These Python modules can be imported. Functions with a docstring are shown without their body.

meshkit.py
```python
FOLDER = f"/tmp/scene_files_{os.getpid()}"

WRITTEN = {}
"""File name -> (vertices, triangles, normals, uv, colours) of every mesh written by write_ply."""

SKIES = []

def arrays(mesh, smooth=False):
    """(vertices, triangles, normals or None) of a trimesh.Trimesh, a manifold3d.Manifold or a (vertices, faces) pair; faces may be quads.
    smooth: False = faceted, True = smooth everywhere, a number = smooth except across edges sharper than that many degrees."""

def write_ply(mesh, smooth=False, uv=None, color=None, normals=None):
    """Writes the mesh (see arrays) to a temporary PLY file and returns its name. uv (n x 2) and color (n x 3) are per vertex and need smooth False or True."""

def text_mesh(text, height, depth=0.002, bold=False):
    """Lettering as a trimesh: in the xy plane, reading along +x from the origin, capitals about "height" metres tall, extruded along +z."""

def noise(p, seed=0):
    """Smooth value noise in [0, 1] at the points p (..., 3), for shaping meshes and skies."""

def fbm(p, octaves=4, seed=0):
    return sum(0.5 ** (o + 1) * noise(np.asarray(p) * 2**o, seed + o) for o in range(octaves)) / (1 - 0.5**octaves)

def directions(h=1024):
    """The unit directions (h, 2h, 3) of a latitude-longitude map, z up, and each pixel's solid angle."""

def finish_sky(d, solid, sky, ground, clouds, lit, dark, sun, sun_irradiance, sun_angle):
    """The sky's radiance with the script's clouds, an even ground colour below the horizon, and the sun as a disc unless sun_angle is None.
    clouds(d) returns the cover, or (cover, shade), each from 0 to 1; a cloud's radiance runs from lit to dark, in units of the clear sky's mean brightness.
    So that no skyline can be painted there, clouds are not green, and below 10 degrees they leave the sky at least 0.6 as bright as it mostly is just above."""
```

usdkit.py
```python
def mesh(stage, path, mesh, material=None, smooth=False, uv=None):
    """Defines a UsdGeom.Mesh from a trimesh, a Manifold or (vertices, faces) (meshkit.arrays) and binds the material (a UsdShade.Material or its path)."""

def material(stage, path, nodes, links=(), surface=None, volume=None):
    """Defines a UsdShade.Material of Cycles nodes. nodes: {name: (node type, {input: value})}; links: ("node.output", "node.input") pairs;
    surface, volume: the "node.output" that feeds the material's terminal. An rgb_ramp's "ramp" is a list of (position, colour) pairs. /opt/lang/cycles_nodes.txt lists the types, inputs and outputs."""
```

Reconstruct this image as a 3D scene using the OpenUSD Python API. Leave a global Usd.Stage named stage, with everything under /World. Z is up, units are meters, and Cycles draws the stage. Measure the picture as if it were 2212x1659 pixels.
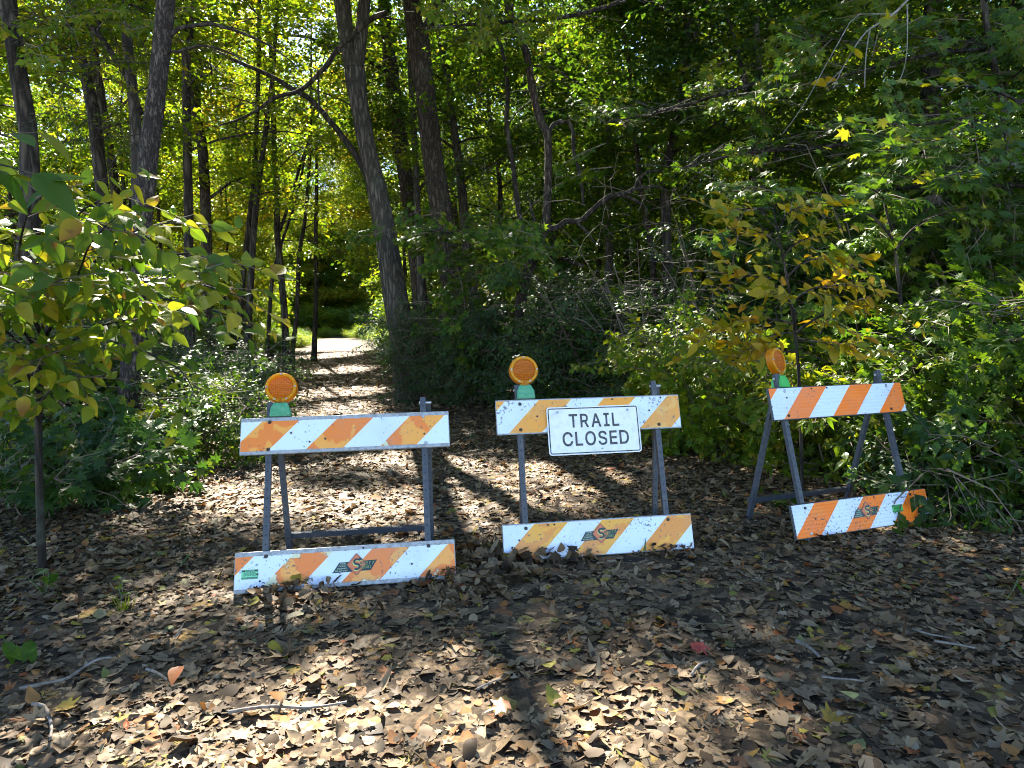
import math
import random
import numpy as np
import trimesh
from scipy import sparse
from scipy.sparse.csgraph import connected_components
from scipy.spatial.transform import Rotation as Rot
from shapely.geometry import Polygon, box as sbox
from pxr import Usd, UsdGeom, UsdLux, UsdShade, Gf, Sdf, Vt
import usdkit
import meshkit

rng = np.random.default_rng(7)
random.seed(7)
stage = Usd.Stage.CreateInMemory()
UsdGeom.SetStageUpAxis(stage, UsdGeom.Tokens.z)
UsdGeom.SetStageMetersPerUnit(stage, 1.0)
world = UsdGeom.Xform.Define(stage, '/World')
stage.SetDefaultPrim(world.GetPrim())
UsdGeom.Scope.Define(stage, '/World/Looks')

# ------------------------------------------------------------------ camera
EXPOSURE = 3.15
PITCH, ROLL, EYE = math.radians(5.0), math.radians(1.2), np.array([0, 0, 1.47])
FWD = np.array([0, math.cos(PITCH), -math.sin(PITCH)])
_u = np.array([0, math.sin(PITCH), math.cos(PITCH)])
_x = np.array([1.0, 0, 0])
RIGHT = math.cos(ROLL) * _x - math.sin(ROLL) * _u
UP = math.cos(ROLL) * _u + math.sin(ROLL) * _x
FPX = 1495.0                                   # focal length for a picture 2212 wide
cam = UsdGeom.Camera.Define(stage, '/World/camera')
cam.CreateHorizontalApertureAttr(36.0)
cam.CreateVerticalApertureAttr(27.0)
cam.CreateFocalLengthAttr(36.0 * FPX / 2212)
cam.CreateFStopAttr(0.0)
cam.CreateFocusDistanceAttr(5.0)
cam.CreateExposureAttr(EXPOSURE)
m = Gf.Matrix4d(1.0)
for _i, _v in enumerate((RIGHT, UP, -FWD, EYE)):
    for _j in range(3):
        m[_i, _j] = float(_v[_j])
cam.AddTransformOp().Set(m)

# ------------------------------------------------------------------ sky and sun
SUN_AZ, SUN_EL = math.radians(-17), math.radians(42)      # azimuth from +y towards +x
SUN_I, SKY_I = 1.25, 0.05
SUN = np.array([math.sin(SUN_AZ) * math.cos(SUN_EL), math.cos(SUN_AZ) * math.cos(SUN_EL), math.sin(SUN_EL)])
usdkit.material(stage, '/World/Looks/sky_look', {
    'sky': ('sky_texture', {'sky_type': 'single_scattering', 'sun_disc': False, 'sun_elevation': SUN_EL, 'sun_rotation': SUN_AZ % (2 * math.pi), 'air_density': .85, 'aerosol_density': .3, 'ozone_density': 2.0}),
    'bg': ('background_shader', {'strength': SKY_I})}, [('sky.color', 'bg.color')], surface='bg.background')
dome = UsdLux.DomeLight.Define(stage, '/World/sky')
UsdShade.MaterialBindingAPI.Apply(dome.GetPrim()).Bind(UsdShade.Material.Get(stage, '/World/Looks/sky_look'))
dome.GetPrim().SetCustomDataByKey('kind', 'structure')
sun = UsdLux.DistantLight.Define(stage, '/World/sun')
sun.CreateIntensityAttr(SUN_I)
sun.CreateNormalizeAttr(True)
sun.CreateAngleAttr(0.53)
sun.CreateColorAttr(Gf.Vec3f(1.0, 0.93, 0.82))
_z = SUN
_xx = np.cross([0, 0, 1], _z); _xx /= np.linalg.norm(_xx)
_yy = np.cross(_z, _xx)
m = Gf.Matrix4d(1.0)
for _i, _v in enumerate((_xx, _yy, _z)):
    for _j in range(3):
        m[_i, _j] = float(_v[_j])
sun.AddTransformOp().Set(m)

# ------------------------------------------------------------------ helpers
_names = {}


def numbered(parent, name):
    k = (parent, name)
    n = _names.get(k, 0)
    _names[k] = n + 1
    return parent + '/' + (name if n == 0 else '%s_%03d' % (name, n))


def tag(p, label=None, cat=None, group=None, kind=None):
    p = p.GetPrim() if hasattr(p, 'GetPrim') else p
    for k, v in (('label', label), ('category', cat), ('group', group), ('kind', kind)):
        if v:
            p.SetCustomDataByKey(k, v)
    return p


def thing(name, label, cat, loc=None, group=None, mat=None, kind=None):
    path = numbered('/World', name)
    x = UsdGeom.Xform.Define(stage, path)
    if mat is not None:
        x.AddTransformOp().Set(mat)
    elif loc is not None:
        x.AddTranslateOp().Set(Gf.Vec3d(*map(float, loc)))
    tag(x, label, cat, group, kind)
    return path


def leaf_tone(prim, mesh, mat):
    """one number per leaf, for its own tone"""
    if not mat.startswith(('leaf_', 'litter')):
        return
    v, f = np.asarray(mesh[0]), np.asarray(mesh[1])
    e = sparse.coo_matrix((np.ones(2 * len(f), np.int8), (np.r_[f[:, 0], f[:, 0]], np.r_[f[:, 1], f[:, 2]])), shape=(len(v), len(v)))
    n, lab = connected_components(e, directed=False)
    vals = np.random.default_rng(abs(hash((n, len(v), float(np.round(v[0, 0], 4))))) % (2 ** 31)).random(n).astype(np.float32)
    UsdGeom.PrimvarsAPI(prim).CreatePrimvar('leafrnd', Sdf.ValueTypeNames.FloatArray, 'vertex').Set(Vt.FloatArray.FromNumpy(vals[lab]))


def part(parent, name, mesh, mat, smooth=False, uv=None, label=None, kind=None):
    path = numbered(parent, name)
    m_ = usdkit.mesh(stage, path, mesh, '/World/Looks/' + mat, smooth=smooth, uv=uv)
    leaf_tone(m_, mesh, mat)
    if label or kind:
        tag(stage.GetPrimAtPath(path), label=label, kind=kind)
    return path


def ray(px, py):
    d = FWD * FPX + RIGHT * (px - 1106.0) - UP * (py - 829.5)
    return d / FPX


def gp(px, py):
    """ground point seen at that place of the 2212 wide picture"""
    d = ray(px, py)
    return (EYE + d * (-EYE[2] / d[2]))


def at(px, py, depth):
    return EYE + ray(px, py) * depth


def ground_z(x, y):
    x, y = np.asarray(x, float), np.asarray(y, float)
    p = np.stack([x * .35, y * .35, 0 * x], -1)
    side = np.clip((np.abs(x - trail_x(y)) - trail_w(y)) / 3.0, 0, 1)
    z = (meshkit.fbm(p, 3, 5) - .5) * (.05 + .25 * side) + .10 * side
    near = np.clip((7 - np.hypot(x, y - 3)) / 3, 0, 1)
    return z * (1 - .8 * near)


_ty = np.array([-60, 0, 4, 8, 12, 24, 35, 55, 76, 90, 104, 125, 150, 400.])
_tx = np.array([0.6, .3, 0.0, -1.5, -3.0, -6.9, -9.3, -13.6, -19, -24.5, -36, -70, -130, -420])
_tw = np.array([6, 4.6, 3.2, 2.6, 2.3, 2.1, 2.1, 2.1, 2.0, 1.9, 1.9, 1.9, 1.9, 1.9])


def trail_x(y):
    return np.interp(y, _ty, _tx)


def trail_w(y):
    return np.interp(y, _ty, _tw)


def tube(pts, radii, sides=8, rough=0.0, seed=0, cap=True):
    p = np.asarray(pts, float)
    n = len(p)
    r = np.broadcast_to(np.asarray(radii, float), (n,))
    t = np.gradient(p, axis=0)
    t /= np.linalg.norm(t, axis=1, keepdims=True) + 1e-12
    ref = np.array([1.0, 0, 0]) if abs(t[:, 2]).mean() > .6 else np.array([0, 0, 1.0])
    a = np.cross(t, ref); a /= np.linalg.norm(a, axis=1, keepdims=True) + 1e-12
    b = np.cross(t, a)
    ang = np.arange(sides) * 2 * np.pi / sides
    dirs = np.cos(ang)[None, :, None] * a[:, None] + np.sin(ang)[None, :, None] * b[:, None]
    rr = r[:, None] * np.ones(sides)
    if rough:
        q = np.stack([np.cos(ang)[None] * 2.2 + 0 * rr, np.sin(ang)[None] * 2.2 + 0 * rr, np.cumsum(np.r_[0, np.linalg.norm(np.diff(p, axis=0), axis=1)])[:, None] * 2.5 + 0 * rr], -1)
        rr = rr * (1 + rough * (meshkit.fbm(q + seed * 7.3, 3, seed) - .5) * 2)
    v = (p[:, None] + dirs * rr[..., None]).reshape(-1, 3)
    i, j = np.meshgrid(np.arange(n - 1), np.arange(sides), indexing='ij')
    q = np.stack([i * sides + j, i * sides + (j + 1) % sides, (i + 1) * sides + (j + 1) % sides, (i + 1) * sides + j], -1).reshape(-1, 4)
    f = np.vstack([q[:, [0, 1, 2]], q[:, [0, 2, 3]]])
    if cap:
        v = np.vstack([v, p[:1], p[-1:]])
        k = np.arange(sides)
        f = np.vstack([f, np.stack([np.full(sides, len(v) - 2), (k + 1) % sides, k], 1), np.stack([np.full(sides, len(v) - 1), (n - 1) * sides + k, (n - 1) * sides + (k + 1) % sides], 1)])
    return v, f


def resample(pts, vals, n):
    p = np.asarray(pts, float)
    s = np.r_[0, np.cumsum(np.linalg.norm(np.diff(p, axis=0), axis=1))]
    from scipy.interpolate import PchipInterpolator
    u = np.linspace(0, s[-1], n)
    return np.stack([PchipInterpolator(s, p[:, k])(u) for k in range(3)], 1), np.interp(u, s, vals)


def join(ms):
    vs, fs, n = [], [], 0
    for v, f in ms:
        vs.append(v); fs.append(np.asarray(f) + n); n += len(v)
    return np.vstack(vs), np.vstack(fs)


def boxm(x0, x1, y0, y1, z0, z1):
    b = trimesh.creation.box([x1 - x0, y1 - y0, z1 - z0])
    b.apply_translation([(x0 + x1) / 2, (y0 + y1) / 2, (z0 + z1) / 2])
    return np.array(b.vertices), np.array(b.faces)


def rbox(sx, sy, sz, bev=.004, c=(0, 0, 0)):
    """box with chamfered edges"""
    pts = []
    for a in (-1, 1):
        for b in (-1, 1):
            for d in (-1, 1):
                pts += [[a * (sx / 2 - bev), b * (sy / 2 - bev), d * sz / 2], [a * (sx / 2 - bev), b * sy / 2, d * (sz / 2 - bev)], [a * sx / 2, b * (sy / 2 - bev), d * (sz / 2 - bev)]]
    h = trimesh.convex.convex_hull(np.array(pts))
    return np.array(h.vertices) + np.array(c), np.array(h.faces)


def cyl(r, h, c=(0, 0, 0), axis='y', n=20, r2=None):
    ang = np.arange(n) * 2 * np.pi / n
    r2 = r if r2 is None else r2
    ring = np.stack([np.cos(ang), np.sin(ang)], 1)
    v = np.vstack([np.c_[ring * r, np.full(n, -h / 2)], np.c_[ring * r2, np.full(n, h / 2)], [[0, 0, -h / 2], [0, 0, h / 2]]])
    k = np.arange(n); k1 = (k + 1) % n
    f = np.vstack([np.c_[k, k1, n + k1], np.c_[k, n + k1, n + k], np.c_[np.full(n, 2 * n), k1, k], np.c_[np.full(n, 2 * n + 1), n + k, n + k1]])
    if axis == 'y':
        v = v[:, [0, 2, 1]] * [1, -1, 1]      # +h end faces -y
    elif axis == 'x':
        v = v[:, [2, 0, 1]]
    return v + np.array(c), f


def flat(poly, y, depth=.0006):
    """a shapely polygon in (x, z) as a thin plate standing at y, its face towards -y"""
    out = []
    for g in getattr(poly, 'geoms', [poly]):
        e = trimesh.creation.extrude_polygon(g, depth, engine='earcut')
        v = np.array(e.vertices)
        out.append((np.c_[v[:, 0], y - v[:, 2], v[:, 1]], np.array(e.faces)))
    return join(out)


def text(s, height, x, z, y, depth=.0006, bold=False, spacing=0.0, width=None, center=False, shear=0.0):
    """lettering in the (x, z) plane, facing -y; letter by letter when spacing is given"""
    ms, cx = [], 0.0
    if spacing or width:
        for ch in s:
            if ch == ' ':
                cx += height * .45
                continue
            t = meshkit.text_mesh(ch, height, depth, bold)
            v = np.array(t.vertices); lo, hi = v[:, 0].min(), v[:, 0].max()
            v[:, 0] += cx - lo
            ms.append((v, np.array(t.faces))); cx += hi - lo + spacing
    else:
        t = meshkit.text_mesh(s, height, depth, bold)
        ms.append((np.array(t.vertices), np.array(t.faces)))
    v, f = join(ms)
    v[:, 0] -= v[:, 0].min()
    if width:
        v[:, 0] *= width / v[:, 0].max()
    v[:, 0] += shear * v[:, 1]
    if center:
        v[:, 0] -= v[:, 0].max() / 2
    return np.c_[v[:, 0] + x, y - v[:, 2], v[:, 1] + z], f


# ------------------------------------------------------------------ materials
def leaf_mat(name, ramp, trans=.45, gloss=.42, tint=(1.25, 1.2, .55), spots=None, spec=.5, off=0.0, drift=.16):
    """green or dry leaves: tone by leaf and by plant, light passing through"""
    n = {'geo': ('geometry', {}), 'lr': ('attribute', {'attribute': 'leafrnd'}), 'obj': ('object_info', {}),
         'add': ('math', {'math_type': 'add'}), 'fr': ('math', {'math_type': 'fraction'}),
         'nz': ('noise_texture', {'scale': 1.1, 'detail': 2.0}), 'nr': ('map_range', {'from_min': .3, 'from_max': .7, 'to_min': -drift, 'to_max': drift, 'clamp': True}),
         'of': ('math', {'math_type': 'add', 'value2': off}), 'mx': ('math', {'math_type': 'add', 'use_clamp': True}),
         'ramp': ('rgb_ramp', {'ramp': ramp}),
         'p': ('principled_bsdf', {'roughness': gloss, 'specular_ior_level': spec}),
         'tc': ('mix_color', {'blend_type': 'multiply', 'fac': 1.0, 'b': tint, 'use_clamp': False}),
         't': ('translucent_bsdf', {}), 'm': ('mix_closure', {'fac': trans})}
    l = [('lr.fac', 'add.value1'), ('obj.random', 'add.value2'), ('add.value', 'of.value1'), ('of.value', 'fr.value1'),
         ('geo.position', 'nz.vector'), ('nz.fac', 'nr.value'), ('fr.value', 'mx.value1'), ('nr.result', 'mx.value2'), ('mx.value', 'ramp.fac')]
    src = 'ramp.color'
    if spots:
        n['sn'] = ('noise_texture', {'scale': spots[0], 'detail': 3.0})
        n['sr'] = ('map_range', {'from_min': spots[1], 'from_max': spots[1] + .08, 'clamp': True})
        n['sm'] = ('mix_color', {'b': spots[2]})
        l += [('geo.position', 'sn.vector'), ('sn.fac', 'sr.value'), ('sr.result', 'sm.fac'), (src, 'sm.a')]
        src = 'sm.result'
    l += [(src, 'p.base_color'), (src, 'tc.a'), ('tc.result', 't.color'), ('p.BSDF', 'm.closure1'), ('t.BSDF', 'm.closure2')]
    usdkit.material(stage, '/World/Looks/' + name, n, l, surface='m.closure')


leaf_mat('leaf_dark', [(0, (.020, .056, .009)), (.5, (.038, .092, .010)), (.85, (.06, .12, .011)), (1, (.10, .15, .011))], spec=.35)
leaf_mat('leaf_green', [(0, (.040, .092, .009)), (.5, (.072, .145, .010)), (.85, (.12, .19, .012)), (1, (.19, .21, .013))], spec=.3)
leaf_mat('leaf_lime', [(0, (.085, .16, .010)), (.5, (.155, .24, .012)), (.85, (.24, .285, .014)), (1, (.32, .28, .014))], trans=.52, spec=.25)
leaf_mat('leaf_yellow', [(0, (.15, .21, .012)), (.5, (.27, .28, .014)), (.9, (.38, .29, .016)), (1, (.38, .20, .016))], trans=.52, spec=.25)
for _k in range(6):
    leaf_mat('leaf_near_%d' % _k, [(0, (.06, .13, .012)), (.35, (.12, .20, .014)), (.7, (.23, .27, .018)), (.90, (.38, .32, .022)), (.94, (.24, .12, .03)), (.97, (.38, .30, .02)), (1, (.30, .30, .018))], trans=.48, spots=(14, .62, (.22, .11, .035)), spec=.3, tint=(1.3, 1.25, .6), off=_k / 6 + .07)
    leaf_mat('leaf_gold_%d' % _k, [(0, (.17, .22, .013)), (.35, (.34, .29, .015)), (.75, (.50, .36, .016)), (.92, (.46, .24, .02)), (1, (.46, .36, .016))], trans=.42, spots=(16, .64, (.24, .12, .03)), spec=.3, off=_k / 6 + .07)
    leaf_mat('leaf_maple_%d' % _k, [(0, (.045, .10, .012)), (.6, (.085, .16, .014)), (.9, (.14, .21, .014)), (1, (.26, .26, .015))], spec=.35, off=_k / 6 + .07)
leaf_mat('leaf_blue', [(0, (.024, .062, .018)), (.5, (.040, .092, .021)), (1, (.07, .13, .02))], gloss=.42, spec=.4)
LITTER = dict(ramp=[(0, (.032, .022, .012)), (.12, (.072, .047, .024)), (.3, (.135, .088, .046)), (.45, (.19, .130, .070)), (.62, (.24, .168, .090)), (.76, (.29, .212, .12)), (.86, (.16, .125, .080)), (.90, (.30, .15, .045)), (.93, (.24, .07, .022)), (.955, (.32, .26, .035)), (.97, (.12, .14, .03)), (1, (.33, .265, .175))],
              drift=.05, trans=.12, gloss=.65, tint=(1.2, .9, .6), spots=(38, .60, (.065, .045, .028)), spec=.2)
leaf_mat('litter', **LITTER)
for _k in range(8):
    leaf_mat('litter_%d' % _k, off=_k / 8 + .05, **LITTER)


def rgb_mat(name, c, rough=.5, metallic=0.0, noise=None, bump=0.0, bscale=60, spec=.5):
    """one coloured material with slight uneven tone (noise = other colour, scale, low, high)"""
    n = {'p': ('principled_bsdf', {'base_color': c, 'roughness': rough, 'metallic': metallic, 'specular_ior_level': spec})}
    l = []
    if noise:
        n['tc'] = ('texture_coordinate', {})
        n['g'] = ('geometry', {})
        n['nz'] = ('noise_texture', {'scale': noise[1], 'detail': 5.0, 'roughness': .65})
        n['r'] = ('map_range', {'from_min': noise[2], 'from_max': noise[3], 'clamp': True})
        n['mx'] = ('mix_color', {'a': c, 'b': noise[0]})
        l += [('g.position', 'nz.vector'), ('nz.fac', 'r.value'), ('r.result', 'mx.fac'), ('mx.result', 'p.base_color')]
    if bump:
        n['g2'] = ('geometry', {})
        n['bn'] = ('noise_texture', {'scale': bscale, 'detail': 3.0})
        n['b'] = ('bump', {'strength': .6, 'distance': bump})
        l += [('g2.position', 'bn.vector'), ('bn.fac', 'b.height'), ('b.normal', 'p.normal')]
    usdkit.material(stage, '/World/Looks/' + name, n, l, surface='p.BSDF')


def bark_mat(name, dark, light, stretch=.16, scale=14, bump=.06):
    usdkit.material(stage, '/World/Looks/' + name, {
        'g': ('geometry', {}), 'mp': ('mapping', {'scale': (1, 1, stretch)}),
        'v': ('voronoi_texture', {'feature': 'distance_to_edge', 'scale': scale}), 'n': ('noise_texture', {'scale': scale * 1.3, 'detail': 6.0, 'roughness': .7}),
        'dm': ('vector_math', {'math_type': 'multiply_add', 'vector2': (.12, .12, .12)}),
        'n2': ('noise_texture', {'scale': 3.5, 'detail': 6.0, 'roughness': .65}),
        'h': ('math', {'math_type': 'multiply'}), 'hr': ('map_range', {'from_min': 0.0, 'from_max': .25, 'clamp': True}),
        'r': ('map_range', {'from_min': .1, 'from_max': .62, 'clamp': True}), 'r2': ('map_range', {'from_min': .55, 'from_max': .7, 'to_max': .5, 'clamp': True}),
        'c': ('mix_color', {'a': dark, 'b': light}), 'c2': ('mix_color', {'b': (.10, .115, .08)}),
        'b': ('bump', {'strength': 1.0, 'distance': bump}), 'p': ('principled_bsdf', {'roughness': .9, 'specular_ior_level': .2})},
        [('g.position', 'mp.vector'), ('n.color', 'dm.vector1'), ('mp.vector', 'dm.vector3'), ('dm.vector', 'v.vector'), ('mp.vector', 'n.vector'), ('g.position', 'n2.vector'),
         ('v.distance', 'hr.value'), ('hr.result', 'h.value1'), ('n.fac', 'h.value2'), ('h.value', 'r.value'), ('r.result', 'c.fac'),
         ('n2.fac', 'r2.value'), ('r2.result', 'c2.fac'), ('c.result', 'c2.a'), ('c2.result', 'p.base_color'), ('h.value', 'b.height'), ('b.normal', 'p.normal')], surface='p.BSDF')


bark_mat('bark_grey', (.05, .042, .033), (.14, .118, .092))
bark_mat('bark_brown', (.035, .024, .017), (.12, .088, .062), stretch=.25, scale=18)
bark_mat('bark_scaly', (.035, .025, .02), (.17, .13, .10), stretch=.22, scale=26, bump=.05)
bark_mat('bark_dark', (.022, .017, .013), (.085, .066, .048), scale=10)
rgb_mat('twig', (.11, .08, .055), .8)
rgb_mat('twig_grey', (.20, .18, .16), .8, noise=((.1, .08, .06), 30, .4, .6))
rgb_mat('stem_green', (.06, .09, .03), .6)

usdkit.material(stage, '/World/Looks/soil', {
    'g': ('geometry', {}), 'v': ('voronoi_texture', {'scale': 13.0, 'randomness': 1.0}), 'dn': ('noise_texture', {'scale': 9.0, 'detail': 2.0}), 'dm': ('vector_math', {'math_type': 'multiply_add', 'vector2': (.09, .09, .09)}),
    'sp': ('separate_color', {}), 'ramp': ('rgb_ramp', {'ramp': [(0, (.022, .017, .012)), (.3, (.06, .043, .026)), (.6, (.125, .09, .052)), (.85, (.18, .13, .078)), (.93, (.22, .10, .045)), (1, (.26, .21, .06))]}),
    'n': ('noise_texture', {'scale': 45.0, 'detail': 4.0}), 'mr': ('map_range', {'from_min': .3, 'from_max': .7, 'to_min': .45, 'to_max': 1.2}), 'mm': ('vector_math', {'math_type': 'scale'}),
    'b': ('bump', {'strength': .9, 'distance': .05}), 'p': ('principled_bsdf', {'roughness': .9, 'specular_ior_level': .15})},
    [('g.position', 'dn.vector'), ('dn.color', 'dm.vector1'), ('g.position', 'dm.vector3'), ('dm.vector', 'v.vector'), ('v.color', 'sp.color'), ('sp.r', 'ramp.fac'),
     ('g.position', 'n.vector'), ('n.fac', 'mr.value'), ('ramp.color', 'mm.vector1'), ('mr.result', 'mm.scale'), ('mm.vector', 'p.base_color'), ('sp.g', 'b.height'), ('b.normal', 'p.normal')], surface='p.BSDF')
usdkit.material(stage, '/World/Looks/dirt', {
    'g': ('geometry', {}), 'n': ('noise_texture', {'scale': 30.0, 'detail': 6.0, 'roughness': .7}), 'ramp': ('rgb_ramp', {'ramp': [(.3, (.035, .026, .017)), (.5, (.075, .056, .036)), (.7, (.14, .105, .068))]}),
    'b': ('bump', {'strength': 1.0, 'distance': .03}), 'p': ('principled_bsdf', {'roughness': .95, 'specular_ior_level': .1})},
    [('g.position', 'n.vector'), ('n.fac', 'ramp.fac'), ('ramp.color', 'p.base_color'), ('n.fac', 'b.height'), ('b.normal', 'p.normal')], surface='p.BSDF')

rgb_mat('galvanized', (.34, .35, .36), .5, metallic=.35, noise=((.22, .22, .22), 40, .45, .62))
rgb_mat('post_steel', (.055, .062, .075), .5, metallic=.45, noise=((.09, .09, .09), 25, .5, .68))
rgb_mat('bolt_dark', (.035, .03, .028), .5, metallic=.5, noise=((.10, .06, .04), 90, .5, .7))
rgb_mat('bolt_zinc', (.4, .4, .4), .4, metallic=.7)
rgb_mat('hole_black', (.012, .012, .012), .9)
rgb_mat('dark_edge', (.06, .065, .07), .5, metallic=.3)
rgb_mat('case_green', (.05, .24, .12), .45, noise=((.11, .30, .18), 35, .45, .7), bump=.002)
rgb_mat('case_green_bright', (.05, .36, .07), .4, noise=((.10, .40, .12), 35, .5, .75), bump=.001)
rgb_mat('sign_black', (.03, .032, .035), .5, noise=((.085, .085, .085), 70, .42, .7))
rgb_mat('logo_ink', (.012, .028, .032), .4)
rgb_mat('logo_blue', (.02, .035, .09), .4)
rgb_mat('logo_orange', (.56, .15, .06), .45)
rgb_mat('logo_lime', (.42, .55, .16), .45)
rgb_mat('logo_pale', (.42, .55, .40), .45)
rgb_mat('sticker_mint', (.17, .55, .30), .45)
rgb_mat('sticker_green', (.05, .40, .07), .45)
rgb_mat('sign_white', (.70, .71, .72), .4, noise=((.55, .56, .57), 22, .45, .72))
rgb_mat('small_sign_white', (.6, .62, .60), .5)

usdkit.material(stage, '/World/Looks/amber', {
    'p': ('principled_bsdf', {'base_color': (.82, .33, .008), 'roughness': .28}), 't': ('translucent_bsdf', {'color': (1, .55, .015)}), 'm': ('mix_closure', {'fac': .45}),
    'g': ('geometry', {}), 'n': ('noise_texture', {'scale': 60.0, 'detail': 4.0}), 'r': ('map_range', {'from_min': .5, 'from_max': .8, 'clamp': True}), 'mx': ('mix_color', {'a': (.82, .33, .008), 'b': (.42, .12, .01)})},
    [('g.position', 'n.vector'), ('n.fac', 'r.value'), ('r.result', 'mx.fac'), ('mx.result', 'p.base_color'), ('p.BSDF', 'm.closure1'), ('t.BSDF', 'm.closure2')], surface='m.closure')
usdkit.material(stage, '/World/Looks/amber_ring', {
    'p': ('principled_bsdf', {'base_color': (.95, .47, .010), 'roughness': .35}), 't': ('translucent_bsdf', {'color': (1, .62, .02)}), 'm': ('mix_closure', {'fac': .3}),
    'g': ('geometry', {}), 'n': ('noise_texture', {'scale': 70.0, 'detail': 5.0}), 'r': ('map_range', {'from_min': .52, 'from_max': .75, 'clamp': True}), 'mx': ('mix_color', {'a': (.95, .47, .010), 'b': (.35, .13, .01)})},
    [('g.position', 'n.vector'), ('n.fac', 'r.value'), ('r.result', 'mx.fac'), ('mx.result', 'p.base_color'), ('p.BSDF', 'm.closure1'), ('t.BSDF', 'm.closure2')], surface='m.closure')
usdkit.material(stage, '/World/Looks/amber_lens', {
    'p': ('principled_bsdf', {'base_color': (.70, .235, .006), 'roughness': .14, 'coat_weight': .3}), 't': ('translucent_bsdf', {'color': (1, .52, .015)}), 'm': ('mix_closure', {'fac': .5})},
    [('p.BSDF', 'm.closure1'), ('t.BSDF', 'm.closure2')], surface='m.closure')


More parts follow.
